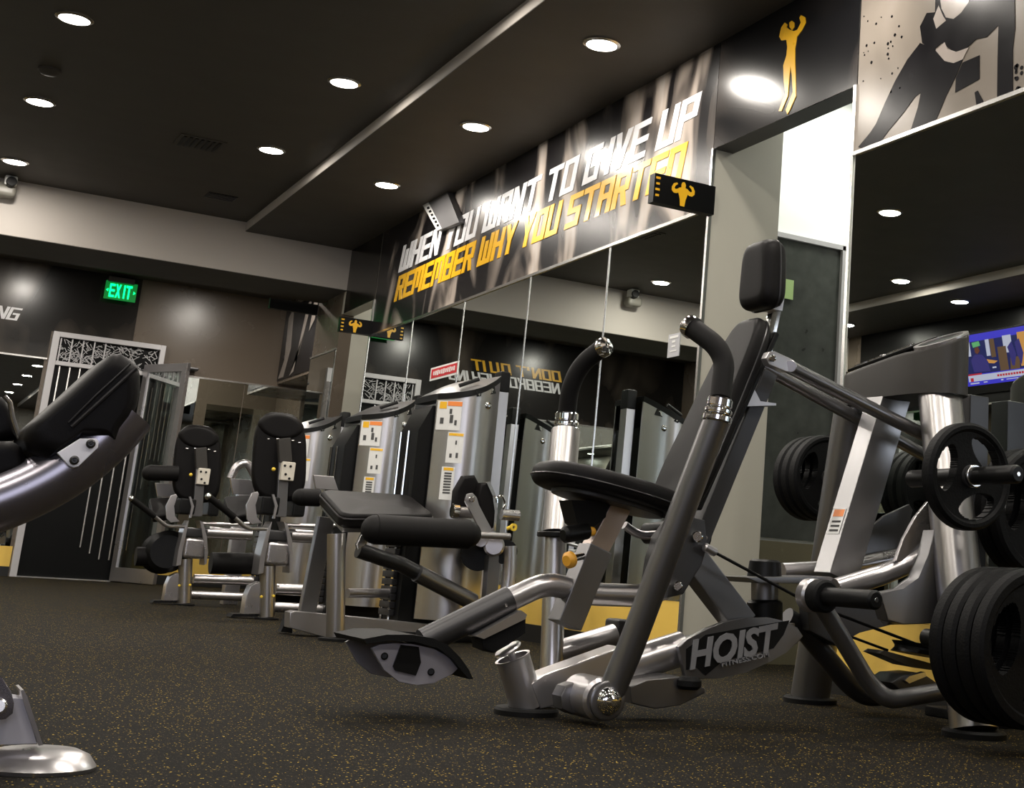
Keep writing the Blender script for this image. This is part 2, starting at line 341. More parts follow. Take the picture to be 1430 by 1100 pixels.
# yellow dado, baseboards, mirror rails
def band(n, x0, x1, y0, y1, z0, z1, m): struct(n, wall_box(x0, x1, y0, y1, z0, z1), m)
for i, (a, b) in enumerate(((-1.7, Y0), (Y1, Y2), (Y3, Y4))):
    band('trim_%d' % (3 + i), XW - 0.006, XW, a, b, ZY, ZT, YELLOWW)
    band('baseboard_right_%d' % i, XW - 0.014, XW, a, b, 0, ZY, BASEB)
    band('trim_%d' % (6 + i), XW - 0.016, XW, a, b, ZM, ZM + 0.016, ALU)
band('trim_9', XL, XL + 0.006, -1.7, YB, ZY, ZT, YELLOWW); band('baseboard_left', XL, XL + 0.014, -1.7, YB, 0, ZY, BASEB)
band('trim_10', XL, XL + 0.016, -1.7, YB, ZM, ZM + 0.016, ALU)
for i, (a, b) in enumerate(((XL, 1.22), (2.27, 4.8))):
    band('trim_%d' % (11 + i), a, b, YB - 0.006, YB, ZY, ZT, YELLOWW)
    band('baseboard_back_%d' % i, a, b, YB - 0.014, YB, 0, ZY, BASEB)
    band('trim_%d' % (13 + i), a, b, YB - 0.016, YB, ZM, ZM + 0.016, ALU)
band('trim_15', XW - 0.012, XW + 0.004, Y1 - 0.012, Y1 + 0.006, 0, 2.33, ALU)
band('trim_16', XW - 0.014, XW + 0.004, Y0 - 0.006, Y0 + 0.012, 0, 2.33, ALU)
band('trim_17', XW - 0.012, XW + 0.004, Y2 - 0.006, Y2 + 0.01, 0, 2.33, ALU)
# stone panel with a white frame on the side room's end wall
pz = MB().box((3.86, 5.812, 1.34), (0.48, 0.02, 1.5)); struct('door_2', pz, MARBLE)
fr = MB(); fr.box((4.115, 5.80, 1.33), (0.03, 0.04, 1.56)); fr.box((3.86, 5.80, 2.1), (0.52, 0.04, 0.025)); struct('trim_18', fr, DOORF)
struct('trim_19', wall_box(3.46, 4.8, 5.80, 5.82, 0, 0.575), mat('olive_dado', (0.12, 0.105, 0.06), 0.5))

# ------------------------------------------------------------------ mirrors (each sheet a thing)
def mirror(x0, x1, y0, y1, label, group='mirror sheets on the right wall'):
    if x0 == x1 or abs(x1 - x0) < 0.02: mb = MB().box((x0, (y0 + y1) / 2, (ZT + ZM) / 2), (0.008, y1 - y0 - 0.008, ZM - ZT))
    else: mb = MB().box(((x0 + x1) / 2, y0, (ZT + ZM) / 2), (x1 - x0 - 0.008, 0.008, ZM - ZT))
    return tag(obj('wall_mirror', mb, MIRROR, smooth=False), label, 'mirror', group)
seams = [5.42, 6.43, 7.47, 8.54, 9.56, 10.59]
names = ['right wall mirror sheet beside the beige jamb, with a small white tag', 'right wall mirror sheet behind the far handle of the press machine',
         'right wall mirror sheet behind the tall silver weight tower', 'right wall mirror sheet carrying the red and white sticker', 'farthest right wall mirror sheet, beside the pale pillar, reflecting the door grille']
for i in range(5):
    mirror(XW - 0.004, XW - 0.004, seams[i], seams[i + 1], names[i])
for i, y in enumerate(seams[1:-1]):
    mb = MB().box((XW - 0.008, y, (ZT + ZM) / 2), (0.008, 0.007, ZM - ZT)); struct('trim_%d' % (20 + i), mb, ALU)
mirror(XW - 0.004, XW - 0.004, -1.2, Y0 - 0.01, 'large dark wall mirror at the right edge behind the weight plates, reflecting the television')
mirror(XW - 0.004, XW - 0.004, Y3 + 0.01, Y4, 'narrow mirror sheet on the wall piece beyond the pale pillar')
mirror(XL, 1.2, YB - 0.004, 0, 'back wall mirror left of the door, reflecting rows of ceiling lights', 'mirrors on the back wall')
mirror(2.29, 3.08, YB - 0.004, 0, 'back wall mirror just right of the open door leaf', 'mirrors on the back wall')
mirror(3.08, 3.95, YB - 0.004, 0, 'back wall mirror in the corner under the small mural', 'mirrors on the back wall')
mirror(XW + 0.12, 3.98, Y4 + 0.004, 0, 'mirror sheet facing the back wall round the corner, seen only in other mirrors', 'mirrors round the corner')
for i in range(5):
    mirror(XL + 0.004, XL + 0.004, -1.2 + i * 3.2, 2.0 + i * 3.2, ['left wall mirror nearest the camera, out of view', 'second left wall mirror from the camera', 'left wall mirror under the television', 'left wall mirror past the television', 'left wall mirror nearest the door'][i], 'mirrors on the left wall')

# ------------------------------------------------------------------ murals and block lettering
GL = {
 'A': [(0, 0, 0, 6), (0, 6, 3, 6), (3, 6, 3, 0), (0, 3, 3, 3)], 'B': [(0, 0, 0, 6), (0, 6, 3, 6), (3, 6, 3, 0), (0, 3, 3, 3), (0, 0, 3, 0)],
 'D': [(0, 0, 0, 6), (0, 6, 3, 6), (3, 6, 3, 0), (0, 0, 3, 0)], 'E': [(0, 0, 0, 6), (0, 6, 3, 6), (0, 3, 3, 3), (0, 0, 3, 0)],
 'G': [(3, 6, 0, 6), (0, 6, 0, 0), (0, 0, 3, 0), (3, 0, 3, 3), (1.6, 3, 3, 3)], 'H': [(0, 0, 0, 6), (3, 0, 3, 6), (0, 3, 3, 3)],
 'I': [(1.5, 0, 1.5, 6)], 'K': [(0, 0, 0, 6), (0, 3, 2, 3), (2, 3, 3, 6), (2, 3, 3, 0)], 'M': [(0, 0, 0, 6), (0, 6, 4, 6), (2, 6, 2, 1.5), (4, 6, 4, 0)],
 'N': [(0, 0, 0, 6), (0, 6, 3, 0), (3, 0, 3, 6)], 'O': [(0, 0, 0, 6), (0, 6, 3, 6), (3, 6, 3, 0), (0, 0, 3, 0)], 'P': [(0, 0, 0, 6), (0, 6, 3, 6), (3, 6, 3, 3), (0, 3, 3, 3)],
 'Q': [(0, 0, 0, 6), (0, 6, 3, 6), (3, 6, 3, 0), (0, 0, 3.6, 0)], 'R': [(0, 0, 0, 6), (0, 6, 3, 6), (3, 6, 3, 3), (0, 3, 3, 3), (1.6, 3, 3, 0)],
 'S': [(3, 6, 0, 6), (0, 6, 0, 3), (0, 3, 3, 3), (3, 3, 3, 0), (3, 0, 0, 0)], 'T': [(0, 6, 3.4, 6), (1.7, 0, 1.7, 6)], 'U': [(0, 6, 0, 0), (0, 0, 3, 0), (3, 0, 3, 6)],
 'V': [(0, 6, 1.5, 0), (1.5, 0, 3, 6)], 'W': [(0, 6, 0, 0), (0, 0, 4, 0), (2, 0, 2, 4.5), (4, 0, 4, 6)], 'X': [(0, 0, 3, 6), (0, 6, 3, 0)], 'Y': [(0, 6, 1.5, 3), (3, 6, 1.5, 3), (1.5, 3, 1.5, 0)],
 "'": [(0.6, 6, 0.6, 4.6)], '.': [(0, 0, 0.2, 0)], 'C': [(3, 6, 0, 6), (0, 6, 0, 0), (0, 0, 3, 0)], 'F': [(0, 0, 0, 6), (0, 6, 3, 6), (0, 3, 2.4, 3)], 'L': [(0, 6, 0, 0), (0, 0, 3, 0)]}
def lettering(name, text, org, right, up, h, length, out, m, parent, th=1.15, shear=0.28, depth=0.003, gap=1.45):
    ws = [(2.2 if c == ' ' else max([max(s[0], s[2]) for s in GL[c]] + [0.6]) + gap) for c in text]; tot = sum(ws) - gap + th
    hh = h / (6 + th); wu = length / (tot + shear * 0); mb = MB(); x = 0; right, up, out, org = V(right), V(up), V(out).normalized(), V(org)
    def P(a, b): return org + right * ((a + th / 2) * wu + shear * (b + th / 2) * hh) + up * ((b + th / 2) * hh)
    for c, wd in zip(text, ws):
        if c != ' ':
            for i, (x0, y0, x1, y1) in enumerate(GL[c]):
                t = th / 2; k = 1 + i * 0.04
                if abs(y0 - y1) < 1e-6: a, b = min(x0, x1), max(x0, x1); q = [(a - t, y0 - t * .9), (b + t, y0 - t * .9), (b + t, y0 + t * .9), (a - t, y0 + t * .9)]
                else:
                    if y0 > y1: x0, y0, x1, y1 = x1, y1, x0, y0
                    q = [(x0 - t, y0 - t * .9), (x0 + t, y0 - t * .9), (x1 + t, y1 + t * .9), (x1 - t, y1 + t * .9)]
                mb.prism([P(x + a, b) for a, b in q], out * depth * k)
        x += wd
    return obj(name, mb, m, parent, smooth=False)
LX = XW - 0.004
ban = thing('wall_banner', 'long glossy photo banner with white and yellow words above the mirrors', 'banner', (LX, 8.0, ZM))
obj('printed_sheet', wall_box(XW - 0.005, XW, Y1, Y2 - 0.02, ZM + 0.016, ZC - 0.004), BANNER, ban, smooth=False)
lettering('white_lettering', 'WHEN YOU WANT TO GIVE UP', (XW - 0.005, 10.06, 2.455), (0, -1, 0), UZ, 0.205, 4.44, (-1, 0, 0), WPRINT, ban, th=1.32, gap=1.7)
lettering('yellow_lettering', 'REMEMBER WHY YOU STARTED', (XW - 0.005, 10.08, 2.235), (0, -1, 0), UZ, 0.195, 4.36, (-1, 0, 0), YPRINT, ban, th=1.38, gap=1.75)
def wallpoly(mb, pts, d, X=XW - 0.005): mb.prism([V((X, p.y, p.z)) for p in [AX(x, y, XW) for x, y in pts]], (-d, 0, 0))
fig = thing('wall_mural', 'glossy black mural with a thin yellow standing figure above the doorway opening', 'mural', (LX, 4.85, 2.33))
obj('printed_sheet', wall_box(XW - 0.005, XW, Y0 + 0.004, Y1 - 0.004, 2.33, ZC - 0.004), mural_mat('mural_figure_print', (1, 0.6, 0.8), (0.6, 0, 0), [(0, (0.005, 0.005, 0.006)), (0.5, (0.008, 0.008, 0.009)), (0.68, (0.07, 0.06, 0.055)), (0.8, (0.14, 0.12, 0.11))], 0.6, 0.2, 1.6, (0, 0.4, 0)), fig, smooth=False)
def c3(L, ox=930, oy=0, s=2.858): return [(ox + a / s, oy + b / s) for a, b in L]
mb = MB(); wallpoly(mb, c3([(495, 118), (484, 108), (472, 118), (458, 148), (466, 163), (486, 160), (490, 190), (486, 225), (474, 262), (476, 330), (482, 372), (455, 445), (466, 445), (492, 385), (498, 300), (503, 262), (508, 300), (512, 368), (484, 440), (490, 458), (500, 440), (524, 385), (522, 300), (520, 240), (520, 195), (527, 150), (548, 122), (563, 92), (560, 70), (545, 62), (538, 72), (544, 92), (530, 120), (516, 126)]), 0.003)
wallpoly(mb, c3([(498, 92), (508, 84), (517, 92), (517, 110), (508, 122), (499, 110)]), 0.0034)
wallpoly(mb, c3([(458, 150), (466, 112), (480, 92), (490, 100), (482, 118), (476, 150)]), 0.0038); obj('yellow_figure', mb, YPRINT, fig, smooth=False)
mu = thing('wall_mural', 'beige grunge mural of an athlete leaning on a bar above the large mirror', 'mural', (LX, 3.4, ZM))
obj('printed_sheet', wall_box(XW - 0.005, XW, -1.69, Y0 - 0.004, ZM + 0.016, ZC - 0.004), MURALL, mu, smooth=False)
def c5(L, s=4.783): return [(1200 + a / s, b / s) for a, b in L]
mb = MB()
wallpoly(mb, c5([(0, 985), (80, 890), (120, 830), (180, 690), (250, 540), (330, 400), (415, 290), (520, 330), (600, 420), (700, 400), (650, 520), (590, 640), (540, 760), (505, 835), (350, 880), (400, 720), (420, 620), (380, 650), (300, 760), (200, 880), (150, 950), (40, 1000)]), 0.002)
wallpoly(mb, c5([(415, 180), (460, 90), (515, 85), (520, -60), (1045, -60), (1050, 190), (1035, 330), (1035, 625), (930, 668), (935, 330), (940, 170), (860, 250), (790, 265), (720, 330), (640, 350), (560, 290), (500, 340), (430, 290)]), 0.0024)
wallpoly(mb, c5([(700, 420), (812, 372), (812, 530), (650, 620), (655, 520)]), 0.0022)
wallpoly(mb, c5([(780, 620), (800, 608), (850, 700), (795, 722)]), 0.0022)
obj('black_figure_print', mb, BPRINT, mu, smooth=False)
mb = MB()
wallpoly(mb, c5([(520, 340), (580, 285), (600, 330), (660, 350), (740, 320), (700, 400), (640, 425), (580, 410)]), 0.003)
wallpoly(mb, c5([(505, 130), (540, 40), (570, 110), (590, 140), (525, 195)]), 0.003)
wallpoly(mb, c5([(545, -40), (760, -40), (740, 20), (690, 90), (640, 130), (590, 120), (560, 60)]), 0.0032)
obj('pale_figure_print', mb, LPRINT, mu, smooth=False)
mb = MB()
for k in range(26):
    q = AX(1200 + random.uniform(20, 330) / 4.783, random.uniform(80, 620) / 4.783); r = random.uniform(0.002, 0.007)
    mb.lathe((XW - 0.005, q.y, q.z), (-1, 0, 0), [(0, 0), (r, 0), (r, 0.002), (0, 0.002)], 8)
for k in range(10):
    q = AX(1200 + random.uniform(1050, 1099) / 4.783, random.uniform(440, 620) / 4.783); r = random.uniform(0.004, 0.012)
    mb.lathe((XW - 0.005, q.y, q.z), (-1, 0, 0), [(0, 0), (r, 0), (r, 0.002), (0, 0.002)], 8)
obj('ink_splashes', mb, BPRINT, mu, smooth=False)
# far strip above the second opening and beyond
st = thing('wall_mural', 'narrow black and grey mural strip above the far opening at the end of the banner', 'mural', (LX, 11.0, 2.33))
obj('printed_sheet', wall_box(XW - 0.005, XW, Y2, YM, 2.33, ZC - 0.004), MURALD, st, smooth=False)
sk = thing('wall_mural', 'small torn edged black and beige mural high in the back right corner', 'mural', (3.395, 14.1, 2.1))
obj('printed_sheet', wall_box(3.39, 3.4, 13.5, YB - 0.01, 2.1, 2.86), BPRINT, sk, smooth=False)
mb = MB()
for pts in ([(14.75, 2.12), (14.6, 2.3), (14.66, 2.75), (14.5, 2.85), (14.4, 2.4), (14.55, 2.12)], [(14.3, 2.11), (14.15, 2.14), (14.05, 2.5), (13.95, 2.8), (13.8, 2.83), (13.95, 2.5), (14.05, 2.3)], [(13.75, 2.5), (13.6, 2.6), (13.55, 2.82), (13.7, 2.84)]):
    mb.prism([(3.39, y, z) for y, z in pts], (-0.003, 0, 0))
obj('pale_print', mb, LPRINT, sk, smooth=False)
# back wall mural with lettering
bk = thing('wall_mural', 'dark brown back wall mural behind the exit sign, with white and yellow words', 'mural', (-0.1, YB - 0.01, ZM))
obj('printed_sheet', wall_box(XL + 0.01, 1.95, YB - 0.006, YB, 2.31, ZU), MURALD, bk, smooth=False)
obj('printed_sheet', wall_box(XL + 0.01, 1.215, YB - 0.006, YB, ZM + 0.016, 2.31), MURALD, bk, smooth=False)
lettering('yellow_lettering', "DON'T QUIT", (-0.46, YB - 0.006, 2.50), UX, UZ, 0.125, 1.10, (0, -1, 0), YPRINT, bk)
lettering('white_lettering', 'NEBBKO HIGHING', (-0.46, YB - 0.006, 2.36), UX, UZ, 0.125, 1.36, (0, -1, 0), WPRINT, bk)
lm = thing('wall_mural', 'dark mural high on the left wall around the television', 'mural', (XL + 0.005, 8, ZM))
obj('printed_sheet', wall_box(XL, XL + 0.005, 6.0, 11.2, ZM + 0.016, ZC - 0.004), BLKSIGN, lm, smooth=False)

# ------------------------------------------------------------------ blade signs
def torso(c, right, up, s, out):     # flexing bodybuilder seen from behind
    L = [(0.10, -0.5), (0.13, -0.22), (0.21, 0.02), (0.30, -0.02), (0.42, -0.02), (0.52, 0.07), (0.52, 0.22), (0.44, 0.36), (0.30, 0.42), (0.26, 0.36), (0.36, 0.28), (0.40, 0.18), (0.34, 0.14), (0.25, 0.18), (0.18, 0.24), (0.09, 0.26), (0.10, 0.38), (0.06, 0.47), (0, 0.50)]
    L = L + [(-x, y) for x, y in L[::-1]][1:]
    c, right, up = V(c), V(right), V(up)
    return MB().prism([c + right * x * s + up * y * s for x, y in L], V(out) * 0.002)
def blade(x0, x1, y, z0, z1, label, fig=True):
    t = thing('blade_sign', label, 'sign', ((x0 + x1) / 2, y, z0), 'black projecting signs on the right wall')
    obj('panel', wall_box(x0, x1, y - 0.025, y + 0.025, z0, z1), BLKSIGN, t, smooth=False)
    if fig:
        obj('yellow_torso', torso(((x0 + x1) / 2 - 0.01, y - 0.025, (z0 + z1) / 2 - 0.003), UX, UZ, (z1 - z0) * 0.85, (0, -1, 0)), YPRINT, t, smooth=False)
        mb = MB()
        for k in range(4): mb.box((x0 + 0.018, y - 0.026, z1 - 0.02 - 0.027 * k), (0.022 - 0.004 * (k % 2), 0.002, 0.010))
        obj('printed_mark', mb, YPRINT, t, smooth=False)
    return t
blade(2.755, XW - 0.006, 5.395, 2.000, 2.135, 'black projecting sign with yellow flexing torso at the right end of the long banner')
blade(2.82, XW - 0.006, 10.56, 2.036, 2.15, 'small black projecting sign with yellow flexing torso above the pale pillar')
blade(2.66, XW - 0.006, 12.30, 2.425, 2.515, 'plain black projecting box under the beam near the back right corner', False)

# ------------------------------------------------------------------ lights in the ceiling
def downlight(x, y, z):
    t = thing('downlight', 'lit', 'ceiling light', (x, y, z - 0.03), 'round recessed ceiling downlights')
    obj('trim_ring', MB().lathe((x, y, z), (0, 0, -1), [(0.075, 0.0), (0.092, 0.0), (0.092, 0.006), (0.075, 0.012), (0.075, 0.0)], 32), ALU, t)
    obj('lens', MB().lathe((x, y, z + 0.0), (0, 0, -1), [(0, 0), (0.075, 0), (0.075, 0.008), (0, 0.012)], 32), LAMP, t)
    return t
seen = {(-0.951, 9.14): 'ceiling light seen only in the big mirror, lower of its two upper ceiling lights', (-1.6, 9.14): 'ceiling light seen only in the big mirror, above the television', (-1.6, 10.8): 'ceiling light seen only in the big mirror, at its left chrome edge',
        (0.457, 7.48): 'largest round ceiling light at the top left of the view', (0.457, 9.14): 'round ceiling light at far left, second of three down the left edge', (0.457, 10.8): 'round ceiling light just above the security camera',
        (1.847, 5.82): 'round ceiling light cut by the top edge of the view left of the dropped ceiling', (1.847, 7.48): 'round ceiling light in the upper ceiling nearest the dropped edge, upper of two', (1.847, 9.14): 'round ceiling light in the upper ceiling beside the dropped edge, lower of two',
        (2.637, 5.82): 'nearest round light in the lower ceiling above the end of the banner', (2.637, 7.48): 'middle round light in the lower ceiling above the banner', (2.637, 9.14): 'farthest round light in the lower ceiling above the white wall box'}
rank = {}
for x, y, z in LIGHTS:
    t = downlight(x, y, z if not (x > 2.2 or x < -1.26) else z - 0.004)
    lab = seen.get((round(x, 3), round(y, 2)))
    t['label'] = lab or 'round recessed ceiling downlight out of direct view, lighting the room from the %s' % ('left side' if x < -0.5 else 'back' if y > 12 else 'middle' if y > 3 else 'front')
    if not lab: t['group'] = 'downlights outside the view ' + ('left' if x < -0.5 else 'back' if y > 12 else 'middle' if y > 3 else 'front')
# vents, detector, camera, exit sign
v = thing('air_vent', 'dark slotted air vent set in the ceiling between the lights', 'vent', (1.44, 9.35, ZU - 0.01))
obj('frame', wall_box(1.29, 1.58, 9.2, 9.5, ZU - 0.006, ZU), CEIL, v, smooth=False)
mb = MB()
for k in range(7): mb.box((1.325 + 0.036 * k, 9.35, ZU - 0.008), (0.018, 0.24, 0.006))
obj('slat', mb, BLACKP, v, smooth=False)
v = thing('air_vent', 'narrow black slot vent in the ceiling near the beam', 'vent', (1.85, 10.72, ZU - 0.01))
obj('frame', wall_box(1.75, 1.96, 10.63, 10.81, ZU - 0.005, ZU), BLACKP, v, smooth=False)
mb = MB()
for k in range(4): mb.box((1.855, 10.66 + 0.04 * k, ZU - 0.008), (0.19, 0.012, 0.006))
obj('slat', mb, DARKM, v, smooth=False)
tag(obj('smoke_detector', MB().lathe((0.44, 8.45, ZU), (0, 0, -1), [(0, 0), (0.06, 0), (0.06, 0.015), (0.045, 0.03), (0.02, 0.036), (0, 0.036)]), CEIL), 'small dark round smoke detector on the ceiling at left', 'smoke detector')
c = thing('security_camera', 'small beige security camera on the beam at the left edge', 'camera', (0.47, 11.36, 2.80))
obj('mount', MB().cyl((0.44, YM, 2.85), (0.44, YM - 0.03, 2.85), 0.06), BEIGE, c)
obj('housing', MB().box((0.45, YM - 0.08, 2.83), (0.15, 0.12, 0.09), bev=0.03, seg=3), mat('camera_shell', (0.22, 0.21, 0.18), 0.4), c)
obj('lens', MB().cyl((0.475, YM - 0.12, 2.885), (0.48, YM - 0.19, 2.89), 0.036), BLACKP, c); obj('lens_hood', MB().box((0.475, YM - 0.12, 2.90), (0.085, 0.1, 0.075), bev=0.012), STICK, c)
e = thing('exit_sign', 'glowing green EXIT sign high on the back wall above the black door', 'exit sign', (1.75, 14.7, 2.66))
obj('mount', wall_box(1.62, 1.86, 14.66, YB - 0.006, 2.85, 2.90), PLASTIC, e, smooth=False)
obj('panel', wall_box(1.605, 1.895, 14.69, 14.71, 2.68, 2.86), GREENB, e, smooth=False)
lettering('exit_letters', 'EXIT', (1.645, 14.69, 2.70), UX, UZ, 0.135, 0.205, (0, -1, 0), GREENL, e, shear=0.0, th=1.3, gap=2.0)
for s_, x0 in ((-1, 1.634), (1, 1.866)): obj('arrow_mark', MB().prism([(x0, 14.69, 2.752), (x0, 14.69, 2.784), (x0 + s_ * 0.02, 14.69, 2.768)], (0, -0.003, 0)), GREENL, e, smooth=False)
# wall box over the banner, stickers and tags
b = thing('wall_box', 'grey electrical wall box with a printed label fixed over the banner lettering', 'box', (3.0, 9.0, 2.58))
obj('casing', MB().prism([AX(590, 285, 3.03), AX(611, 322, 3.03), AX(641, 310, 3.03), AX(624, 267, 3.03)], (0.044, 0, 0)), mat('box_grey', (0.11, 0.107, 0.11), 0.45), b, smooth=False)
mb = MB(); mb.prism([AX(590, 285, 3.029), AX(611, 322, 3.029), AX(617, 319, 3.029), AX(598, 281, 3.029)], (-0.004, 0, 0)); obj('label_strip', mb, STICK, b, smooth=False)
mb = MB()
for k in range(6):
    u = 0.12 + k * 0.14; mb.prism([AX(594 + 19 * u, 285 + 35 * u, 3.025), AX(595 + 19 * u, 288 + 35 * u, 3.025), AX(598 + 19 * u, 287 + 35 * u, 3.025), AX(597 + 19 * u, 284 + 35 * u, 3.025)], (-0.002, 0, 0))
obj('printed_mark', mb, BLACKP, b, smooth=False)
t = thing('sticker', 'red and white sticker on the mirror above the weight towers', 'sticker', (XW - 0.01, 8.8, 1.56))
obj('backing', wall_box(XW - 0.0105, XW - 0.0085, 8.52, 9.05, 1.552, 1.64), STICK, t, smooth=False)
obj('red_panel', wall_box(XW - 0.0125, XW - 0.0105, 8.545, 9.025, 1.566, 1.628), REDP, t, smooth=False)
mb = MB()
for k in range(11): mb.box((XW - 0.0135, 8.97 - 0.038 * k, 1.597), (0.002, 0.022, 0.026 + 0.004 * (k % 3)))
obj('white_mark', mb, STICK, t, smooth=False)
t = thing('paper_tag', 'small white printed tag stuck on the near mirror sheet', 'tag', (XW - 0.01, 5.65, 1.37))
obj('paper', wall_box(XW - 0.0105, XW - 0.0085, 5.60, 5.71, 1.368, 1.478), mat('tag_paper', (0.42, 0.42, 0.44), 0.5), t, smooth=False)
mb = MB()
for k, (wd, hh) in enumerate(((0.08, 0.012), (0.03, 0.01), (0.035, 0.008), (0.06, 0.006))): mb.box((XW - 0.0112, 5.655, 1.462 - 0.022 * k), (0.0014, wd, hh))
obj('printed_mark', mb, STICK, t, smooth=False)
t = tag(obj('wall_hook', MB().box((2.52, YB - 0.09, 2.10), (0.12, 0.18, 0.03), bev=0.01), DARKM), 'small dark door closer arm above the top corner of the back mirror', 'bracket')
tag(obj('paper_tag', MB().box(A(1102, 404, 5.79), (0.05, 0.004, 0.10)), GREENT, smooth=False), 'small green tag on the dark stone panel beside the headrest', 'tag')

# ------------------------------------------------------------------ back door, grille and open leaf
D = thing('door_1', 'tall black back door with vertical silver bars, lattice transom and pale frame', 'door', (1.74, YB, 0)); D['kind'] = 'structure'
for k in ('label', 'category'):
    if k in D: del D[k]
mb = MB()
mb.box((1.26, YB - 0.03, 1.152), (0.062, 0.08, 2.305), bev=0.004); mb.box((2.235, YB - 0.03, 1.152), (0.05, 0.08, 2.305), bev=0.004); mb.box((1.745, YB - 0.03, 2.281), (1.028, 0.074, 0.05), bev=0.004); mb.box((1.745, YB - 0.03, 2.005), (0.93, 0.07, 0.04), bev=0.003)
obj('door_frame', mb, DOORF, D); obj('threshold', wall_box(1.29, 2.1, YB - 0.08, YB, 0.0, 0.012), ALU, D, smooth=False)
obj('door_panel', wall_box(1.29, 2.21, YB - 0.02, YB - 0.005, 0.012, 2.26), DOORB, D, smooth=False)
mb = MB()
for k, (z0, z1) in enumerate(((1.2, 1.98), (1.2, 1.98), (1.2, 1.98), (1.2, 1.98), (0.9, 1.98), (0.3, 1.9), (0.25, 1.98), (0.2, 1.98), (0.2, 1.98), (0.2, 1.98))):
    x = 1.34 + k * 0.09; mb.box((x, YB - 0.028, (z0 + z1) / 2), (0.012, 0.01, z1 - z0))
obj('door_bar', mb, ALU, D, smooth=False)
mb = MB()
for k in range(5): mb.box((1.31 + 0.1 * k, YB - 0.036, 2.14), (0.012, 0.012, 0.24))
for k in range(190):
    x = random.uniform(1.30, 2.2); z = random.uniform(2.04, 2.24); a = random.choice((0.5, 2.2, 1.0, 2.7)) + random.uniform(-0.3, 0.3); l = random.uniform(0.03, 0.09)
    d = V((math.cos(a), 0, math.sin(a))) * l / 2; p = V((x, YB - 0.026, z))
    p0, p1 = p - d, p + d
    p0.z = min(max(p0.z, 2.03), 2.25); p1.z = min(max(p1.z, 2.03), 2.25); p0.x = min(max(p0.x, 1.3), 2.2); p1.x = min(max(p1.x, 1.3), 2.2)
    if (p1 - p0).length > 0.015: mb.beam(p0, p1, 0.0075, 0.005, bev=0)
obj('lattice', mb, DOORF, D, smooth=False)
hp, ep = V((2.10, 14.74, 0)), V((2.40, 14.16, 0)); dd = (ep - hp).normalized(); LL = (ep - hp).length; nn = V((dd.y, -dd.x, 0))
lf = thing('glass_door_leaf', 'open glass door leaf with wide silver frame standing ajar beside the black back door', 'door', hp)
mb = MB()
for s_ in (0.035, LL - 0.035): mb.box(hp + dd * s_ + UZ * 1.05, (0.07, 0.04, 2.08), (dd, nn, UZ), 0.003)
mb.box(hp + dd * LL / 2 + UZ * 2.05, (LL, 0.038, 0.08), (dd, nn, UZ), 0.003); mb.box(hp + dd * LL / 2 + UZ * 0.075, (LL, 0.038, 0.13), (dd, nn, UZ), 0.003)
obj('frame', mb, SILVER, lf); obj('glass_pane', MB().box(hp + dd * LL / 2 + UZ * 1.07, (LL - 0.12, 0.008, 1.92), (dd, nn, UZ)), GLASS, lf, smooth=False)
obj('handle', MB().tube([hp + dd * (LL - 0.05) - nn * 0.02 + UZ * 0.95, hp + dd * (LL - 0.05) - nn * 0.07 + UZ * 0.95, hp + dd * (LL - 0.05) - nn * 0.07 + UZ * 1.25, hp + dd * (LL - 0.05) - nn * 0.02 + UZ * 1.25], 0.01, 10, 0.02), CHROME, lf)

# ------------------------------------------------------------------ television on the left wall (seen in the big mirror)
tv = thing('television', 'wall television with a blue bordered news picture, seen reflected in the large mirror', 'television', (XL + 0.1, 8.95, 2.15))
def TVP(y, z, d=0.0):   # tilted screen plane
    u = (z - 2.62) / -0.44; return V((XL + 0.13 - 0.0 * u + d - 0.10 * u, y, z))
y1, y0 = 9.52, 8.55
obj('casing', MB().prism([TVP(y1 + 0.02, 2.66), TVP(y0 - 0.02, 2.66), TVP(y0 - 0.02, 2.13), TVP(y1 + 0.02, 2.13)], (-0.04, 0, 0), 0.004), BLACKP, tv)
def em(n, c, s=1.0): return mat(n, (0, 0, 0), 0.3, emit=c, es=s)
TB, TW, TR, TN, TO, TG, TBR = em('tv_blue', (0.06, 0.05, 0.65), 1.1), em('tv_white', (0.7, 0.7, 0.9), 0.9), em('tv_red', (0.6, 0.03, 0.05)), em('tv_navy', (0.02, 0.025, 0.13)), em('tv_orange', (0.75, 0.35, 0.09)), em('tv_green', (0.15, 0.5, 0.2)), em('tv_brown', (0.16, 0.09, 0.05))
def scr(n, m, L, k):   # u from left of the mirrored view (y1) to right, v down
    mb = MB()
    for poly in L: mb.prism([TVP(y1 - u * (y1 - y0), 2.645 - v * 0.44, 0.001 * k) for u, v in poly], (0.001, 0, 0))
    return obj(n, mb, m, tv, smooth=False)
R_ = lambda a, b, c, d: [(a, b), (c, b), (c, d), (a, d)]
scr('screen', TB, [R_(0, 0, 1, 1)], 1)
scr('picture_area', TN, [R_(0.02, 0.14, 1, 0.78)], 3)
scr('picture_white', TW, [R_(0.02, 0.14, 0.11, 0.42), R_(0.32, 0.14, 0.37, 0.46), R_(0.55, 0.12, 0.66, 0.45), R_(0.03, 0.80, 1, 0.92), [(0.2, 0.44), (0.23, 0.44), (0.3, 0.58), (0.27, 0.6)], R_(0.37, 0.68, 0.42, 0.71)], 5)
scr('picture_orange', TO, [R_(0.74, 0.1, 1, 0.74), [(0.31, 0.52), (0.45, 0.58), (0.40, 0.62), (0.33, 0.6)]], 5)
scr('picture_brown', TBR, [R_(0.38, 0.14, 0.44, 0.5), R_(0.47, 0.32, 0.58, 0.78), [(0.62, 0.55), (0.74, 0.55), (0.72, 0.78), (0.60, 0.78)]], 6)
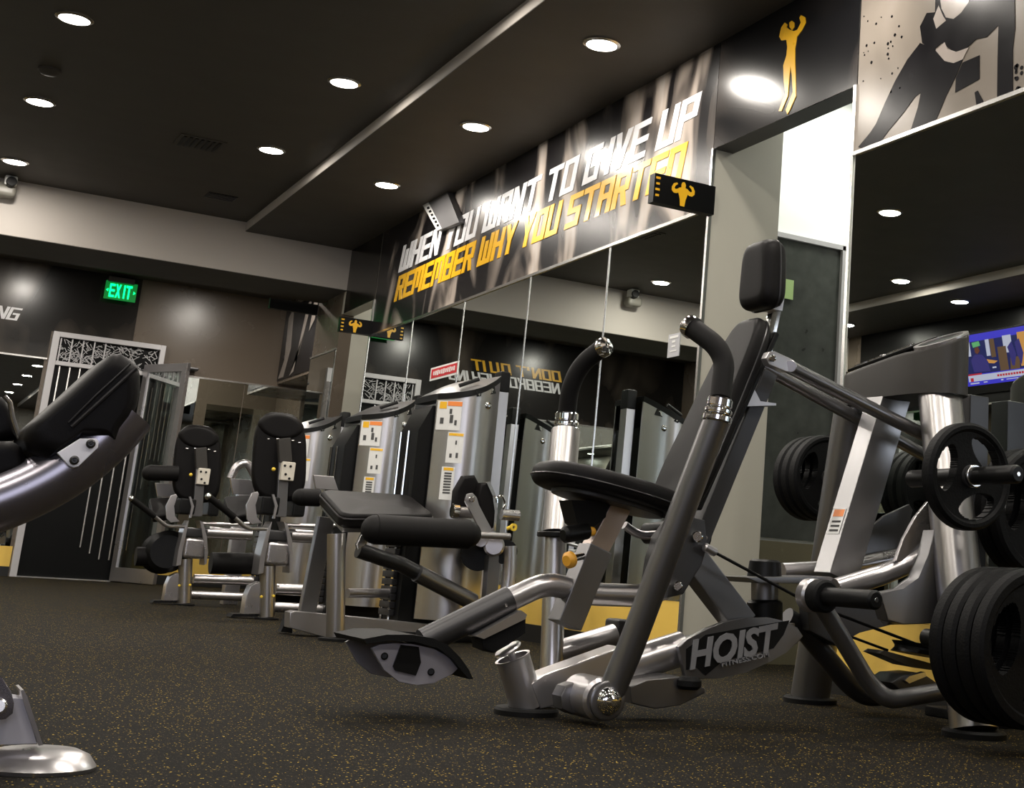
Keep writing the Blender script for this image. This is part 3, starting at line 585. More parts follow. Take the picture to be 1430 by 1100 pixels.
scr('picture_green', TG, [[(0.14, 0.16), (0.24, 0.15), (0.25, 0.24), (0.15, 0.26)]], 6)
scr('person_figure', em('tv_person', (0.05, 0.04, 0.22)), [[(0.12, 0.74), (0.10, 0.5), (0.16, 0.4), (0.26, 0.42), (0.32, 0.56), (0.34, 0.76)], [(0.60, 0.35), (0.66, 0.25), (0.70, 0.5), (0.66, 0.72), (0.63, 0.7), (0.62, 0.5)], [(0.70, 0.28), (0.76, 0.22), (0.79, 0.5), (0.75, 0.72), (0.71, 0.5)]], 7)
scr('person_face', em('tv_face', (0.16, 0.05, 0.03)), [[(0.17, 0.28), (0.22, 0.25), (0.24, 0.34), (0.2, 0.4), (0.17, 0.36)]], 8)
scr('red_strip', TR, [R_(0.02, 0.77, 0.22, 0.80), R_(0.06, 0.85, 0.10, 0.92)] + [R_(0.42 + 0.035 * k, 0.84, 0.445 + 0.035 * k, 0.88) for k in range(16)], 8)
scr('small_print', TW, [R_(0.05, 0.945, 0.17, 0.97), R_(0.23, 0.945, 0.28, 0.965), R_(0.46, 0.94, 0.49, 0.965), R_(0.53, 0.945, 0.68, 0.96)], 8)

# ------------------------------------------------------------------ rubber weight plates
def plate(center, R, th, label, group, ax=-1, hub=0.027, parentless=True):
    """three grip plate, axis along y"""
    c = V(center); t = thing('weight_plate', label, 'weight plate', c - UZ * R, group)
    mb = MB(); n = 264; radii = [hub, R * 0.30] + [R * (0.33 + 0.018 * q) for q in range(30)]
    grid = [[mb.bm.verts.new(c + V((math.cos(2 * math.pi * k / n) * q, th * 0.34, math.sin(2 * math.pi * k / n) * q))) for k in range(n)] for q in radii]
    fs = []
    for i in range(len(radii) - 1):
        for k in range(n):
            a = ((k + 0.5) / n * 3 + 0.1) % 1.0; u = ((radii[i] + radii[i + 1]) / 2 / R - 0.575) / 0.235
            hole = abs(u) < 1 and abs(a - 0.5) < 0.39 * (1 - abs(u) ** 3) ** 0.6 * (0.85 + 0.15 * u)
            if not hole: fs.append(mb.bm.faces.new((grid[i][k], grid[i][(k + 1) % n], grid[i + 1][(k + 1) % n], grid[i + 1][k])))
    r = bmesh.ops.extrude_face_region(mb.bm, geom=fs)
    bmesh.ops.translate(mb.bm, vec=(0, -th * 0.68, 0), verts=[q for q in r['geom'] if isinstance(q, bmesh.types.BMVert)])
    for q in [q for q in mb.bm.verts if not q.link_faces]: mb.bm.verts.remove(q)
    obj('web', mb, PLATE, t)
    b = th * 0.18; ri = R * 0.82
    obj('rim', MB().lathe(c - UY * th / 2, UY, [(ri, b), (ri + b, 0), (R - b, 0), (R, b), (R, th - b), (R - b, th), (ri + b, th), (ri, th - b), (ri, b)], 64), PLATE, t)
    obj('hub_ring', MB().lathe(c - UY * th * 0.5, UY, [(hub - 0.001, 0), (hub + 0.004, 0), (hub + 0.004, th), (hub - 0.001, th), (hub - 0.001, 0)], 32), GREYM, t, label='grey metal hub ring')
    return t

# ------------------------------------------------------------------ the plate loaded press machine in the foreground
YC = 3.48
M = thing('press_machine', 'silver and black press machine with seat, tall backrest and curved handles, in the foreground', 'exercise machine', (2.1, YC, 0))
ff = A(735, 990, YC); ff.z = 0
obj('front_foot', MB().lathe(ff, UZ, [(0, 0), (0.083, 0), (0.083, 0.012), (0.078, 0.018), (0, 0.018)]), RUBBER, M, label='black rubber foot disc')
top = A(716, 918, YC); bt = A(737, 984, YC); bt.z = 0.018
p = MB(); p.tube([bt, top], 0.044, 32, caps=False); p.tube([top, bt], 0.039, 32, caps=False)
p.lathe(top - (top - bt).normalized() * 0.012, top - bt, [(0.039, 0), (0.044, 0.012), (0.0465, 0.014), (0.039, 0.013), (0.039, 0)], 32); p.lathe(top - (top - bt).normalized() * 0.03, top - bt, [(0, 0), (0.04, 0), (0.04, 0.004), (0, 0.004)], 32)
st_ = obj('front_stub', p, SILVER, M)
dn = (top - bt).normalized(); q = top + dn * 0.002
obj('bumper', MB().cyl(q - dn * 0.03, q + dn * 0.018, 0.010).lathe(q + dn * 0.016 - UX * 0.006, dn + V((-0.35, 0, 0.2)), [(0, 0), (0.034, 0), (0.037, 0.004), (0.034, 0.008), (0, 0.009)]), SILVER, st_)
p = MB(); p.prism(ppx(YC - 0.045, [(742, 955), (760, 942), (868, 903), (868, 930), (850, 950), (790, 982), (755, 990)]), (0, 0.09, 0), 0.006)
obj('base_beam', p, SILVER, M)
obj('base_tube', MB().tube([A(858, 936, YC), A(905, 920, YC), A(952, 905, YC)], 0.047, 28), SILVER, M)
p = MB(); p.cyl(A(955, 906, YC - 0.05), A(962, 948, YC - 0.05), 0.010); obj('stop_pin', p, CHROME, M)
k_ = A(962, 957, YC - 0.16); obj('stop_bumper', MB().cyl(k_ - UZ * 0.010, k_ + UZ * 0.022, 0.033, 0.009), RUBBER, M)
p = MB(); Lb = [(880, 958), (905, 950), (948, 944), (985, 961), (985, 968), (950, 985), (915, 990), (882, 982)]
p.prism(ppx(YC - 0.15, Lb), (0, 0.13, 0), 0.004); obj('stop_bracket', p, GREYM, M)
# emblem plate
Le = [(948, 903), (960, 893), (985, 878), (1010, 869), (1041, 863), (1075, 862), (1096, 867), (1114, 876), (1122, 888), (1116, 896), (1098, 911), (1075, 924), (1041, 939), (1006, 947), (972, 948), (957, 944)]
ep_ = obj('emblem_plate', MB().prism(ppx(YC - 0.075, Le), (0, 0.02, 0), 0.003).prism(ppx(YC - 0.055, [(970, 893), (1110, 870), (1110, 895), (980, 925)]), (0, 0.11, 0)), GREYM, M)
zr = A(1098, 878, YC - 0.076) - A(966, 905, YC - 0.076); ln = zr.length; er = zr.normalized(); eu = V((-er.z, 0, er.x))
if eu.z < 0: eu = -eu
p = MB(); Lk = [(958, 906), (985, 886), (1040, 876), (1102, 866), (1094, 886), (1080, 905), (1035, 917), (1010, 922), (985, 943), (973, 932), (958, 935)]
p.prism(ppx(YC - 0.075, Lk), (0, -0.0015, 0)); obj('emblem_underlay', p, BLACKP, ep_, smooth=False)  # black underlay printed beneath the brand letters
def font_text(name, text, org, right, up, h, width, m, parent, shear=0.35, bold=0.0, ext=0.002):
    cu = bpy.data.curves.new('txt', 'FONT'); cu.body = text; cu.size = 1; cu.shear = shear; cu.offset = bold; cu.extrude = 0.02; cu.resolution_u = 3
    o = bpy.data.objects.new('txt', cu); S.collection.objects.link(o); bpy.context.view_layer.update()
    me = o.evaluated_get(bpy.context.evaluated_depsgraph_get()).to_mesh(); mb = MB(); mb.bm.from_mesh(me)
    xs = [v.co.x for v in mb.bm.verts]; ys = [v.co.y for v in mb.bm.verts]; x0, x1, yy0, yy1 = min(xs), max(xs), min(ys), max(ys)
    right, up, org = V(right), V(up), V(org); n = right.cross(up)
    for v in mb.bm.verts: v.co = org + right * ((v.co.x - x0) / (x1 - x0) * width) + up * ((v.co.y - yy0) / (yy1 - yy0) * h) + n * (v.co.z / 0.02 * ext)
    bpy.data.objects.remove(o); return obj(name, mb, m, parent, smooth=False)
font_text('brand_lettering', 'HOIST', A(963, 936, YC - 0.0785), er, eu, 0.078, ln * 0.96, mat('letter_grey', (0.24, 0.24, 0.25), 0.4, 0.3), ep_, 0.3, 0.035)
font_text('small_lettering', 'FITNESS.COM', A(1008, 931, YC - 0.0785), er, eu, 0.013, ln * 0.5, MATS['letter_grey'], ep_, 0.0, 0.02)
# sloping strut and curved seat rail
obj('rear_strut', MB().beam(A(1035, 872, YC), A(958, 772, YC), 0.07, 0.078), GREYM, M)
obj('seat_rail', MB().tube([A(706, 840, YC), A(765, 812, YC), A(815, 829, YC), A(905, 832, YC), A(945, 812, YC), A(975, 745, YC)], 0.0305, 28, 0.09), SILVER, M)
sl = obj('foot_arm', MB().tube([A(712, 836, YC), A(590, 897, YC)], 0.0345, 28), DARKM, M)
obj('arm_bolt', MB().cyl(A(707, 845, YC - 0.036), A(707, 845, YC - 0.042), 0.004), CHROME, sl)
ft = obj('footrest', MB().prism(ppx(3.33, [(519, 905), (530, 899), (547, 898), (576, 899), (605, 905), (629, 918), (642, 931), (632, 941), (606, 954), (582, 957), (557, 952), (536, 935)]), (0, 0.012, 0), 0.002)
    , mat('foot_plate_grey', (0.36, 0.35, 0.40), 0.38, 0.5), M)
ft2 = obj('footrest', MB().prism([q + V((0, 0.21, 0)) for q in ppx(3.33, [(519, 905), (530, 899), (547, 898), (576, 899), (605, 905), (629, 918), (642, 931), (632, 941), (606, 954), (582, 957), (557, 952), (536, 935)])], (0, 0.012, 0), 0.002), MATS['foot_plate_grey'], M)
p = MB(); La = [(508, 892), (540, 886), (576, 886), (605, 891), (625, 900), (643, 918), (655, 935), (661, 948)]; Lb2 = [(655, 948), (646, 938), (632, 920), (612, 905), (580, 896), (545, 894), (512, 899)]
p.prism(ppx(3.31, La + Lb2), (0, 0.25, 0)); obj('foot_tread', p, RUBBER, ft)
p = MB(); p.prism(ppx(3.325, [(560, 900), (585, 903), (588, 925), (581, 943), (552, 936), (549, 930)]), (0, 0.004, 0)); obj('foot_recess', p, BLACKP, ft)
for q in ((537, 916), (602, 938)): obj('foot_bolt', MB().cyl(A(*q, 3.331), A(*q, 3.324), 0.0085), BLACKP, ft)
p = MB(); p.prism(ppx(YC - 0.05, [(664, 888), (728, 852), (736, 858), (734, 864), (676, 892)]), (0, 0.1, 0)); bb = obj('bumper_bracket', p, SILVER, M)
obj('bumper_block', MB().prism(ppx(YC - 0.04, [(673, 893), (735, 862), (734, 884), (710, 900), (690, 912), (675, 906)]), (0, 0.08, 0), 0.004), RUBBER, bb)
# seat column
obj('seat_column', MB().beam(A(788, 873, YC), A(832, 765, YC), 0.075, 0.072), GREYM, M)
obj('seat_post', MB().beam(A(828, 772, YC), A(863, 705, YC), 0.055, 0.062), mat('pale_post', (0.55, 0.46, 0.41), 0.3, 0.9), M)
p = MB(); p.cyl(A(786, 747, YC - 0.05), A(822, 741, YC - 0.03), 0.022, 0.008); kn = obj('adjust_grip', p, BLACKP, M)
obj('grip_tip', MB().ball(A(826, 742, YC - 0.04), 0.013), ORANGEP, kn)
p = MB(); p.cyl(A(791, 783, YC - 0.06), A(800, 780, YC - 0.05), 0.022, 0.008); kn = obj('pull_knob', p, ORANGEP, M); obj('knob_stem', MB().cyl(A(800, 780, YC - 0.05), A(815, 776, YC - 0.03), 0.009), CHROME, kn)
sa, sb = A(752, 656, YC), A(950, 712, YC)
sd = (sa - sb).normalized(); su = V((-sd.z, 0, sd.x)); su = su if su.z > 0 else -su
sc_ = (sa + sb) / 2 - su * 0.03
pts = []
for k in range(40):
    a = 2 * math.pi * k / 40; ca, s_ = math.cos(a), math.sin(a)
    L0 = (sa - sb).length / 2; pts.append(sc_ + sd * (L0 * math.copysign(abs(ca) ** 0.8, ca)) + UY * (0.155 * math.copysign(abs(s_) ** (0.75), s_)) * (1 - 0.18 * max(0, -ca)))
se = obj('seat', MB().pad(pts, su * 0.062, 0.026), VINYL, M)
c0 = sum(pts, V()) / len(pts); obj('seat_piping', MB().tube([c0 + (q - c0) * 1.002 + su * 0.024 for q in pts] + [c0 + (pts[0] - c0) * 1.002 + su * 0.024], 0.003, 6), VSEAM, se)
obj('seat_pan', MB().pad([c0 + (q - c0) * 0.72 - su * 0.012 for q in pts], su * 0.016, 0.004, 2), PLASTIC, se)
obj('seat_bracket', MB().prism(ppx(YC - 0.04, [(798, 698), (850, 700), (846, 722), (822, 742), (806, 730)]), (0, 0.08, 0)), BLACKP, se)
# backrest, headrest
def rest(p0, p1, h0, h1, th, nm, rr, m=VINYL, n=12, top_round=0.6, Yc=YC, parent=None, push=1, pipe=True):
    p0, p1 = V(p0), V(p1); d = (p1 - p0); L = d.length; d.normalize(); nrm = V((d.z, 0, -d.x))        # points to +x / back
    if nrm.x < 0: nrm = -nrm
    out = []
    N_ = 44
    for k in range(N_):
        a = 2 * math.pi * k / N_; ca, s_ = math.cos(a), math.sin(a); e = 0.42
        v_ = math.copysign(abs(s_) ** e, s_) * 0.5 + 0.5; hw = (h0 * (1 - v_) + h1 * v_) * math.copysign(abs(ca) ** e, ca)
        out.append(p0 + d * (v_ * L) + UY * hw)
    o = obj(nm, MB().pad(out, nrm * th, rr), m, parent or M)
    c = sum(out, V()) / len(out)
    if pipe: obj(nm + '_piping', MB().tube([c + (q - c) * 1.001 + nrm * th * 0.62 for q in out] + [c + (out[0] - c) * 1.001 + nrm * th * 0.62], 0.003, 6), VSEAM, o)
    return o, d, nrm, out
bo, bd, bn, bout = rest(A(925, 704, YC), A(1045, 441, YC), 0.125, 0.085, 0.062, 'backrest', 0.022)
ho, hd, hn, hout = rest(A(1046, 430, YC), A(1052, 334, YC), 0.088, 0.075, 0.085, 'headrest', 0.035)
cb = (A(925, 704, YC) + A(1045, 441, YC)) / 2 + bn * 0.075
obj('back_board', MB().box(cb, ((A(925, 704, YC) - A(1045, 441, YC)).length * 0.93, 0.15, 0.018), (bd, UY, bn), 0.006), BLACKP, bo)
obj('back_spine', MB().beam(A(1070, 520, YC + 0.01), A(962, 782, YC + 0.01), 0.06, 0.05), DARKM, M)
hp_ = obj('headrest_post', MB().beam(A(1083, 430, YC), A(1066, 505, YC), 0.03, 0.032), CHROME, M)
obj('post_bracket', MB().prism(ppx(YC - 0.03, [(1079, 432), (1089, 408), (1097, 408), (1093, 434)]), (0, 0.06, 0), 0.002), SILVER, hp_)
obj('bracket_bolt', MB().cyl(A(1087, 424, YC - 0.031), A(1087, 424, YC - 0.037), 0.008), BLACKP, hp_)
obj('spine_flange', MB().prism(ppx(YC - 0.06, [(1040, 564), (1052, 540), (1062, 560), (1084, 563), (1084, 566), (1040, 567)]), (0, 0.1, 0)), SILVER, M)
# linkage rods
for yy, a_, b_, r_ in ((YC - 0.13, (1100, 511), (1302, 613), 0.0205), (YC + 0.12, (1052, 505), (1292, 636), 0.0205)):
    obj('link_rod', MB().tube([A(*a_, yy), A(*b_, yy)], r_, 24), GREYM, M)
lk = obj('link_bracket', MB().prism(ppx(YC - 0.155, [(1070, 500), (1074, 491), (1082, 490), (1106, 501), (1113, 511), (1108, 519), (1098, 519), (1074, 509)]), (0, 0.03, 0), 0.003), SILVER, M)
obj('link_bolt', MB().cyl(A(1079, 500, YC - 0.156), A(1079, 500, YC - 0.166), 0.010), CHROME, lk); obj('link_boss', MB().cyl(A(1104, 511, YC - 0.156), A(1104, 511, YC - 0.160), 0.018), SILVER, lk)
# press arms
na = obj('press_arm', MB().tube([A(850, 975, 3.22), A(880, 905, 3.19), A(1001, 585, 3.02)], 0.034, 28), GREYM, M, label='near press arm in dark metallic grey')
c0_, c1_ = A(1000, 590, 3.02), A(1006, 556, 3.02); obj('collar', MB().cyl(c0_, c0_ + (c1_ - c0_) * 0.3, 0.0385, 0.004).cyl(c0_ + (c1_ - c0_) * 0.34, c0_ + (c1_ - c0_) * 0.58, 0.036, 0.004).cyl(c0_ + (c1_ - c0_) * 0.6, c1_, 0.033, 0.004), CHROME, na)
g = [c1_, A(1012, 505, 3.04), A(1000, 482, 3.06), A(966, 457, 3.13)]
obj('grip', MB().tube(g, 0.027, 24, 0.06), FOAM, na); d_ = (g[3] - g[2]).normalized(); obj('grip_cap', MB().lathe(g[3] - d_ * 0.006, d_, [(0, 0), (0.031, 0), (0.031, 0.014), (0.027, 0.024), (0.012, 0.028), (0, 0.022)]), CHROME, na)
fa = obj('press_arm', MB().tube([A(777, 745, 3.86), A(790, 602, 3.95)], 0.045, 28), BRUSH, M, label='far press arm in bright brushed metal')
obj('lower_tube', MB().tube([A(770, 935, 3.80), A(776, 745, 3.86)], 0.033, 24), BRUSH, fa)
obj('stop_ring', MB().cyl(A(776, 750, 3.86), A(776.5, 742, 3.86), 0.056, 0.003), BLACKP, fa)
c0_, c1_ = A(790, 604, 3.95), A(792, 576, 3.95); obj('collar', MB().cyl(c0_, c0_ + (c1_ - c0_) * 0.3, 0.041, 0.004).cyl(c0_ + (c1_ - c0_) * 0.34, c0_ + (c1_ - c0_) * 0.58, 0.039, 0.004).cyl(c0_ + (c1_ - c0_) * 0.6, c1_, 0.036, 0.004), CHROME, fa)
g = [c1_, A(796, 540, 3.93), A(812, 508, 3.90), A(842, 485, 3.85)]
obj('grip', MB().tube(g, 0.028, 24, 0.08), FOAM, fa); d_ = (g[3] - g[2]).normalized(); obj('grip_cap', MB().lathe(g[3] - d_ * 0.006, d_ + V((0, -0.8, 0)), [(0, 0), (0.031, 0), (0.031, 0.014), (0.027, 0.024), (0.012, 0.028), (0, 0.022)]), CHROME, fa)
# arm pivot
a_, b_ = A(828, 962, 3.36), A(847, 978, 3.20)
obj('pivot_housing', MB().cyl(V((b_.x, 3.36, b_.z)), b_ + UY * 0.02, 0.052, 0.008), SILVER, M)
b_.y = 3.20; pv = obj('pivot_disc', MB().lathe(b_, -UY, [(0, 0), (0.047, 0), (0.047, 0.008), (0.040, 0.012), (0, 0.012)]), GREYM, M)
obj('pivot_cap', MB().lathe(b_ - UY * 0.010, -UY, [(0.034, 0), (0.033, 0.008), (0.026, 0.018), (0.016, 0.022), (0.015, 0.028), (0.009, 0.034), (0, 0.035)]), CHROME, pv)
obj('pivot_lug', MB().prism(ppx(3.30, [(783, 972), (790, 958), (812, 950), (830, 968), (826, 992), (800, 998), (785, 990)]), (0, 0.06, 0), 0.008), GREYM, M)
p = MB(); p.prism(ppx(3.38, [(938, 780), (948, 748), (968, 722), (985, 726), (989, 762), (980, 790), (955, 830), (930, 835)]), (0, 0.16, 0), 0.006); hb = obj('hub_bracket', p, DARKM, M)
for q, r_ in (((974, 749), 0.015), ((947, 818), 0.012), ((954, 705), 0.008)): obj('hub_bolt', MB().cyl(A(*q, 3.381), A(*q, 3.36), r_), CHROME, hb)
obj('hub_wheel', MB().cyl(A(965, 748, 3.56), A(965, 748, 3.62), 0.06), BLACKP, hb)
obj('rear_handle', MB().tube([A(872, 733, 3.6), A(893, 748, 3.6), A(930, 745, 3.58)], 0.012, 16, 0.03), SILVER, M); obj('rear_grip', MB().cyl(A(898, 745, 3.66), A(935, 742, 3.58), 0.03, 0.01), BLACKP, M)
obj('side_tube', MB().tube([A(776, 912, 3.82), A(858, 887, 3.82)], 0.034, 24), SILVER, M); obj('side_tube_end', MB().box(A(862, 888, 3.84), (0.05, 0.09, 0.10), bev=0.01), DARKM, M)
# rear frame: two leaning posts, top housing, sloping beam
npb, npt = A(1360, 1026, 3.03), A(1305, 480, 3.32); npb.z = 0.02; npt = npb.lerp(npt, (0.99 - npb.z) / (npt.z - npb.z))
obj('rear_post', MB().tube([npb, npt], 0.066, 40), BRUSH, M, label='near rear post in bright brushed metal')
obj('post_foot', MB().lathe(V((npb.x, npb.y, 0)), UZ, [(0, 0), (0.088, 0), (0.088, 0.014), (0.082, 0.02), (0, 0.02)]), RUBBER, M)
fpb, fpt = A(1131, 980, 3.92), A(1196, 545, 3.70); fpb.z = 0.02
obj('rear_post', MB().tube([fpb, fpt], 0.064, 40), GREYM, M, label='far rear post in grey metal')
obj('post_foot', MB().lathe(V((fpb.x, fpb.y, 0)), UZ, [(0, 0), (0.088, 0), (0.088, 0.014), (0.082, 0.02), (0, 0.02)]), RUBBER, M)
xc = npt.x; zc0, zc1 = 0.99, 1.155
out = []
for k in range(40):
    a = 2 * math.pi * k / 40; ca, s_ = math.cos(a), math.sin(a); out.append(V((xc + 0.095 * math.copysign(abs(ca) ** 0.8, ca), 3.455 + 0.268 * math.copysign(abs(s_) ** (0.55 if s_ > 0 else 0.75), s_), 0)))
def zt_(y): return 1.112 - 0.15 * max(0, (y - 3.35)) ** 1.15
cp = MB(); rings = []
for f_, zz in ((1, 0), (1, 1), (0.96, 1.04), (0.90, 1.04)):
    rings.append([cp.bm.verts.new(V((xc + (q.x - xc) * f_, 3.455 + (q.y - 3.455) * (1 - (1 - f_) * 0.35), (0.952 - 0.05 * max(0, (q.y - 3.45))) if zz == 0 else zt_(q.y) + (zz - 1) * 0.25 + 0.45 * (q.x - xc)))) for q in out])
for a, b in zip(rings, rings[1:]):
    for k in range(40): cp.bm.faces.new((a[k], a[(k + 1) % 40], b[(k + 1) % 40], b[k]))
cp.bm.faces.new(rings[0][::-1]); cp.bm.faces.new(rings[-1])
hs = obj('top_housing', cp, PLASTIC, M)
TN_ = V((-0.45, 0.0, 1)).normalized(); cc = V((xc + 0.0, 3.28, 1.124)); obj('cup_ring', MB().lathe(cc - TN_ * 0.008, TN_, [(0.072, 0), (0.088, 0), (0.088, 0.012), (0.072, 0.012), (0.072, 0)]), SILVER, hs)
obj('cup_hole', MB().lathe(cc - TN_ * 0.004, TN_, [(0, 0), (0.072, 0), (0.072, 0.004), (0, 0.003)]), BLACKP, hs)
def TP(x, y, d=0.0): return V((xc + x, y, zt_(y) + 0.010 + 0.45 * x + d))
obj('name_badge', MB().prism([TP(-0.07, 3.37), TP(0.06, 3.37), TP(0.06, 3.66), TP(-0.07, 3.66)], TN_ * 0.010, 0.003), BLACKP, hs)
font_text('badge_lettering', 'HOIST', TP(-0.055, 3.65, 0.012), (TP(-0.05, 3.40) - TP(-0.05, 3.65)).normalized(), (TP(0.05, 3.5) - TP(-0.05, 3.5)).normalized(), 0.09, 0.21, ALU, hs, 0.3, 0.03, 0.003)
sb_ = obj('sloping_beam', MB().beam(A(1166, 808, YC), A(1257, 503, YC), 0.085, 0.105, bev=0.003), mat('beam_paint', (0.36, 0.355, 0.36), 0.3, 0.92, var=0.05), M)
p0 = A(1163, 735, YC - 0.0)
p = MB(); q0, q1 = A(1166, 808, YC), A(1252, 520, YC); bdir = (q1 - q0).normalized(); bnn = V((-bdir.z, 0, bdir.x)); bnn = bnn if bnn.x < 0 else -bnn
def onb(t, s_, k): return q0 + bdir * t + bnn * 0.0535 + UY * s_ + bnn * k
ql = [onb(0.12, -0.03, 0), onb(0.12, 0.03, 0), onb(0.20, 0.03, 0), onb(0.20, -0.03, 0)]
obj('warning_label', MB().prism(ql, bnn * 0.001), STICK, sb_, smooth=False)
obj('label_header', MB().prism([onb(0.175, -0.026, 0.001), onb(0.175, 0.026, 0.001), onb(0.197, 0.026, 0.001), onb(0.197, -0.026, 0.001)], bnn * 0.001), ORP, sb_, smooth=False)
p = MB()
for k in range(3): p.prism([onb(0.128 + 0.014 * k, -0.022, 0.001), onb(0.128 + 0.014 * k, 0.022, 0.001), onb(0.134 + 0.014 * k, 0.022, 0.001), onb(0.134 + 0.014 * k, -0.022, 0.001)], bnn * 0.001)
obj('label_print', p, BLACKP, sb_, smooth=False)
# lower rear structure
obj('rear_tube', MB().tube([A(1092, 798, 3.62), A(1180, 793, 3.6), A(1290, 770, 3.6)], 0.026, 24), SILVER, M)
obj('rear_tube', MB().tube([A(1168, 822, 3.36), A(1230, 803, 3.34), A(1290, 778, 3.30)], 0.030, 24), SILVER, M)
obj('mount_plate', MB().prism(ppx(3.40, [(1042, 806), (1160, 805), (1168, 809), (1165, 815), (1060, 814)]), (0, 0.16, 0), 0.002), GREYM, M)
pc = A(1068, 795, YC + 0.02)
obj('pulley_cap', MB().lathe(pc - UZ * 0.03, UZ, [(0, 0), (0.052, 0), (0.046, 0.052), (0.038, 0.058), (0, 0.058)]), BLACKP, M)
obj('pulley_drum', MB().cyl(A(1068, 812, YC + 0.02), A(1068, 838, YC + 0.02), 0.040), GREYM, M)
obj('pulley_wheel', MB().cyl(A(1068, 838, YC + 0.02), A(1068, 872, YC + 0.02), 0.052, 0.006), BLACKP, M)
for L_, yy in (([(1196, 776), (1205, 745), (1235, 720), (1270, 704), (1275, 712), (1268, 742), (1258, 772)], 3.62), ([(1250, 783), (1262, 752), (1278, 722), (1296, 700), (1300, 712), (1299, 760), (1285, 776), (1262, 784)], 3.30)):
    obj('leaf_guard', MB().prism(ppx(yy, L_), (0, 0.014, 0), 0.003), SILVER if yy < 3.5 else GREYM, M)
p = MB(); p.prism(ppx(3.18, [(1228, 828), (1262, 824), (1284, 808), (1298, 775), (1304, 740), (1315, 740), (1318, 870), (1262, 872), (1240, 866)]), (0, 0.05, 0), 0.004); obj('post_gusset', p, GREYM, M)
obj('cross_tube', MB().tube([A(1235, 850, 3.26), A(1325, 848, 3.22)], 0.044, 24), GREYM, M)
obj('cross_plate', MB().prism(ppx(3.55, [(1128, 842), (1215, 845), (1262, 868), (1200, 882), (1170, 902), (1130, 880)]), (0, 0.05, 0), 0.003), DARKM, M)
la = obj('lever_arm', MB().tube([A(1140, 832, 3.10), A(1160, 865, 3.10), A(1214, 955, 3.10), A(1240, 978, 3.08), A(1335, 962, 3.05)], 0.024, 24, 0.10), GREYM, M)
obj('lever_arm', MB().tube([A(1098, 862, 3.62), A(1120, 876, 3.62), A(1185, 955, 3.62), A(1210, 973, 3.62), A(1262, 966, 3.60)], 0.031, 24, 0.12), DARKM, M)
s0 = A(1146, 832, 3.08)
pg = obj('plate_peg', MB().cyl(V((s0.x, 3.07, s0.z)), V((s0.x + 0.0, 2.84, s0.z)), 0.024, 0.006), BLACKP, M); obj('peg_flange', MB().cyl(V((s0.x, 3.10, s0.z)), V((s0.x, 3.05, s0.z)), 0.042, 0.006), RUBBER, pg); obj('peg_collar', MB().cyl(V((s0.x, 3.14, s0.z)), V((s0.x, 3.10, s0.z)), 0.044, 0.006), SILVER, pg); obj('peg_pin', MB().cyl(V((s0.x, 2.84, s0.z)), V((s0.x, 2.838, s0.z)), 0.006, 0.0005), CHROME, pg)
# cables and low pulley
obj('cable', MB().tube([A(985, 764, 3.36), A(1130, 842, 3.36), A(1295, 905, 3.36)], 0.0045, 8), BLACKP, M)
obj('cable', MB().tube([A(1186, 888, 3.45), A(1240, 908, 3.42)], 0.004, 8), BLACKP, M)
obj('cable_end', MB().cyl(A(983, 763, 3.36), A(1000, 772, 3.36), 0.012, 0.004), SILVER, M)
lp = A(1290, 908, 3.38); obj('low_pulley', MB().lathe(lp - UZ * 0.015, UZ + UX * 0.12, [(0, 0), (0.10, 0), (0.09, 0.012), (0.09, 0.018), (0.10, 0.03), (0, 0.03)]), BLACKP, M)
obj('pulley_bracket', MB().prism(ppx(3.36, [(1228, 912), (1235, 908), (1300, 926), (1305, 936), (1270, 930)]), (0, 0.08, 0)), PLASTIC, M)
obj('lower_cowl', MB().prism(ppx(3.30, [(1245, 953), (1262, 942), (1290, 940), (1312, 955), (1315, 970), (1260, 968)]), (0, 0.12, 0), 0.006), DARKM, M)
obj('cowl_clip', MB().prism(ppx(3.29, [(1264, 950), (1270, 944), (1292, 938), (1294, 944), (1270, 954)]), (0, 0.02, 0)), ALU, M)
# pegs and plates on the machine
u0 = A(1350, 665, 2.90)
pg = obj('plate_peg', MB().cyl(V((u0.x, 3.14, u0.z)), V((u0.x, 2.70, u0.z)), 0.024, 0.006), BLACKP, M); obj('peg_pin', MB().cyl(V((u0.x, 2.70, u0.z)), V((u0.x, 2.698, u0.z)), 0.006, 0.0005), ALU, pg); obj('peg_collar', MB().cyl(V((u0.x, 2.872, u0.z)), V((u0.x, 2.862, u0.z)), 0.030, 0.002), ALU, pg)
plate((u0.x, 2.90, u0.z), 0.143, 0.045, 'black three grip rubber plate alone on the upper peg of the near rear post', 'plates on the press machine', hub=0.026)
c2 = A(1445, 906, 2.62)
obj('plate_peg', MB().cyl(V((c2.x, 3.04, c2.z)), V((c2.x, 2.50, c2.z)), 0.024, 0.006), BLACKP, M)
for k, lb in enumerate(('outermost large black plate of the stack at the lower right corner', 'second large black plate from the outside in the lower right stack', 'third large black plate from the outside in the lower right stack', 'innermost large black plate of the lower right stack, against the silver post')):
    plate((c2.x, 2.62 + 0.052 * k, c2.z), 0.192, 0.046, lb, 'large plates stacked at the lower right', hub=0.026)
c4 = A(1131, 668, 4.14)
obj('plate_peg', MB().cyl(V((c4.x, 3.78, c4.z)), V((c4.x, 4.19, c4.z)), 0.024, 0.006), BLACKP, M)
for k, lb in enumerate(('black plate behind the far rear post, farthest out and leftmost of three', 'black plate behind the far rear post, middle of three', 'black plate behind the far rear post, closest to the post of three')):
    plate((c4.x, 4.14 - 0.05 * k, c4.z), 0.148, 0.046, lb, 'plates on the far side of the press machine', hub=0.026)
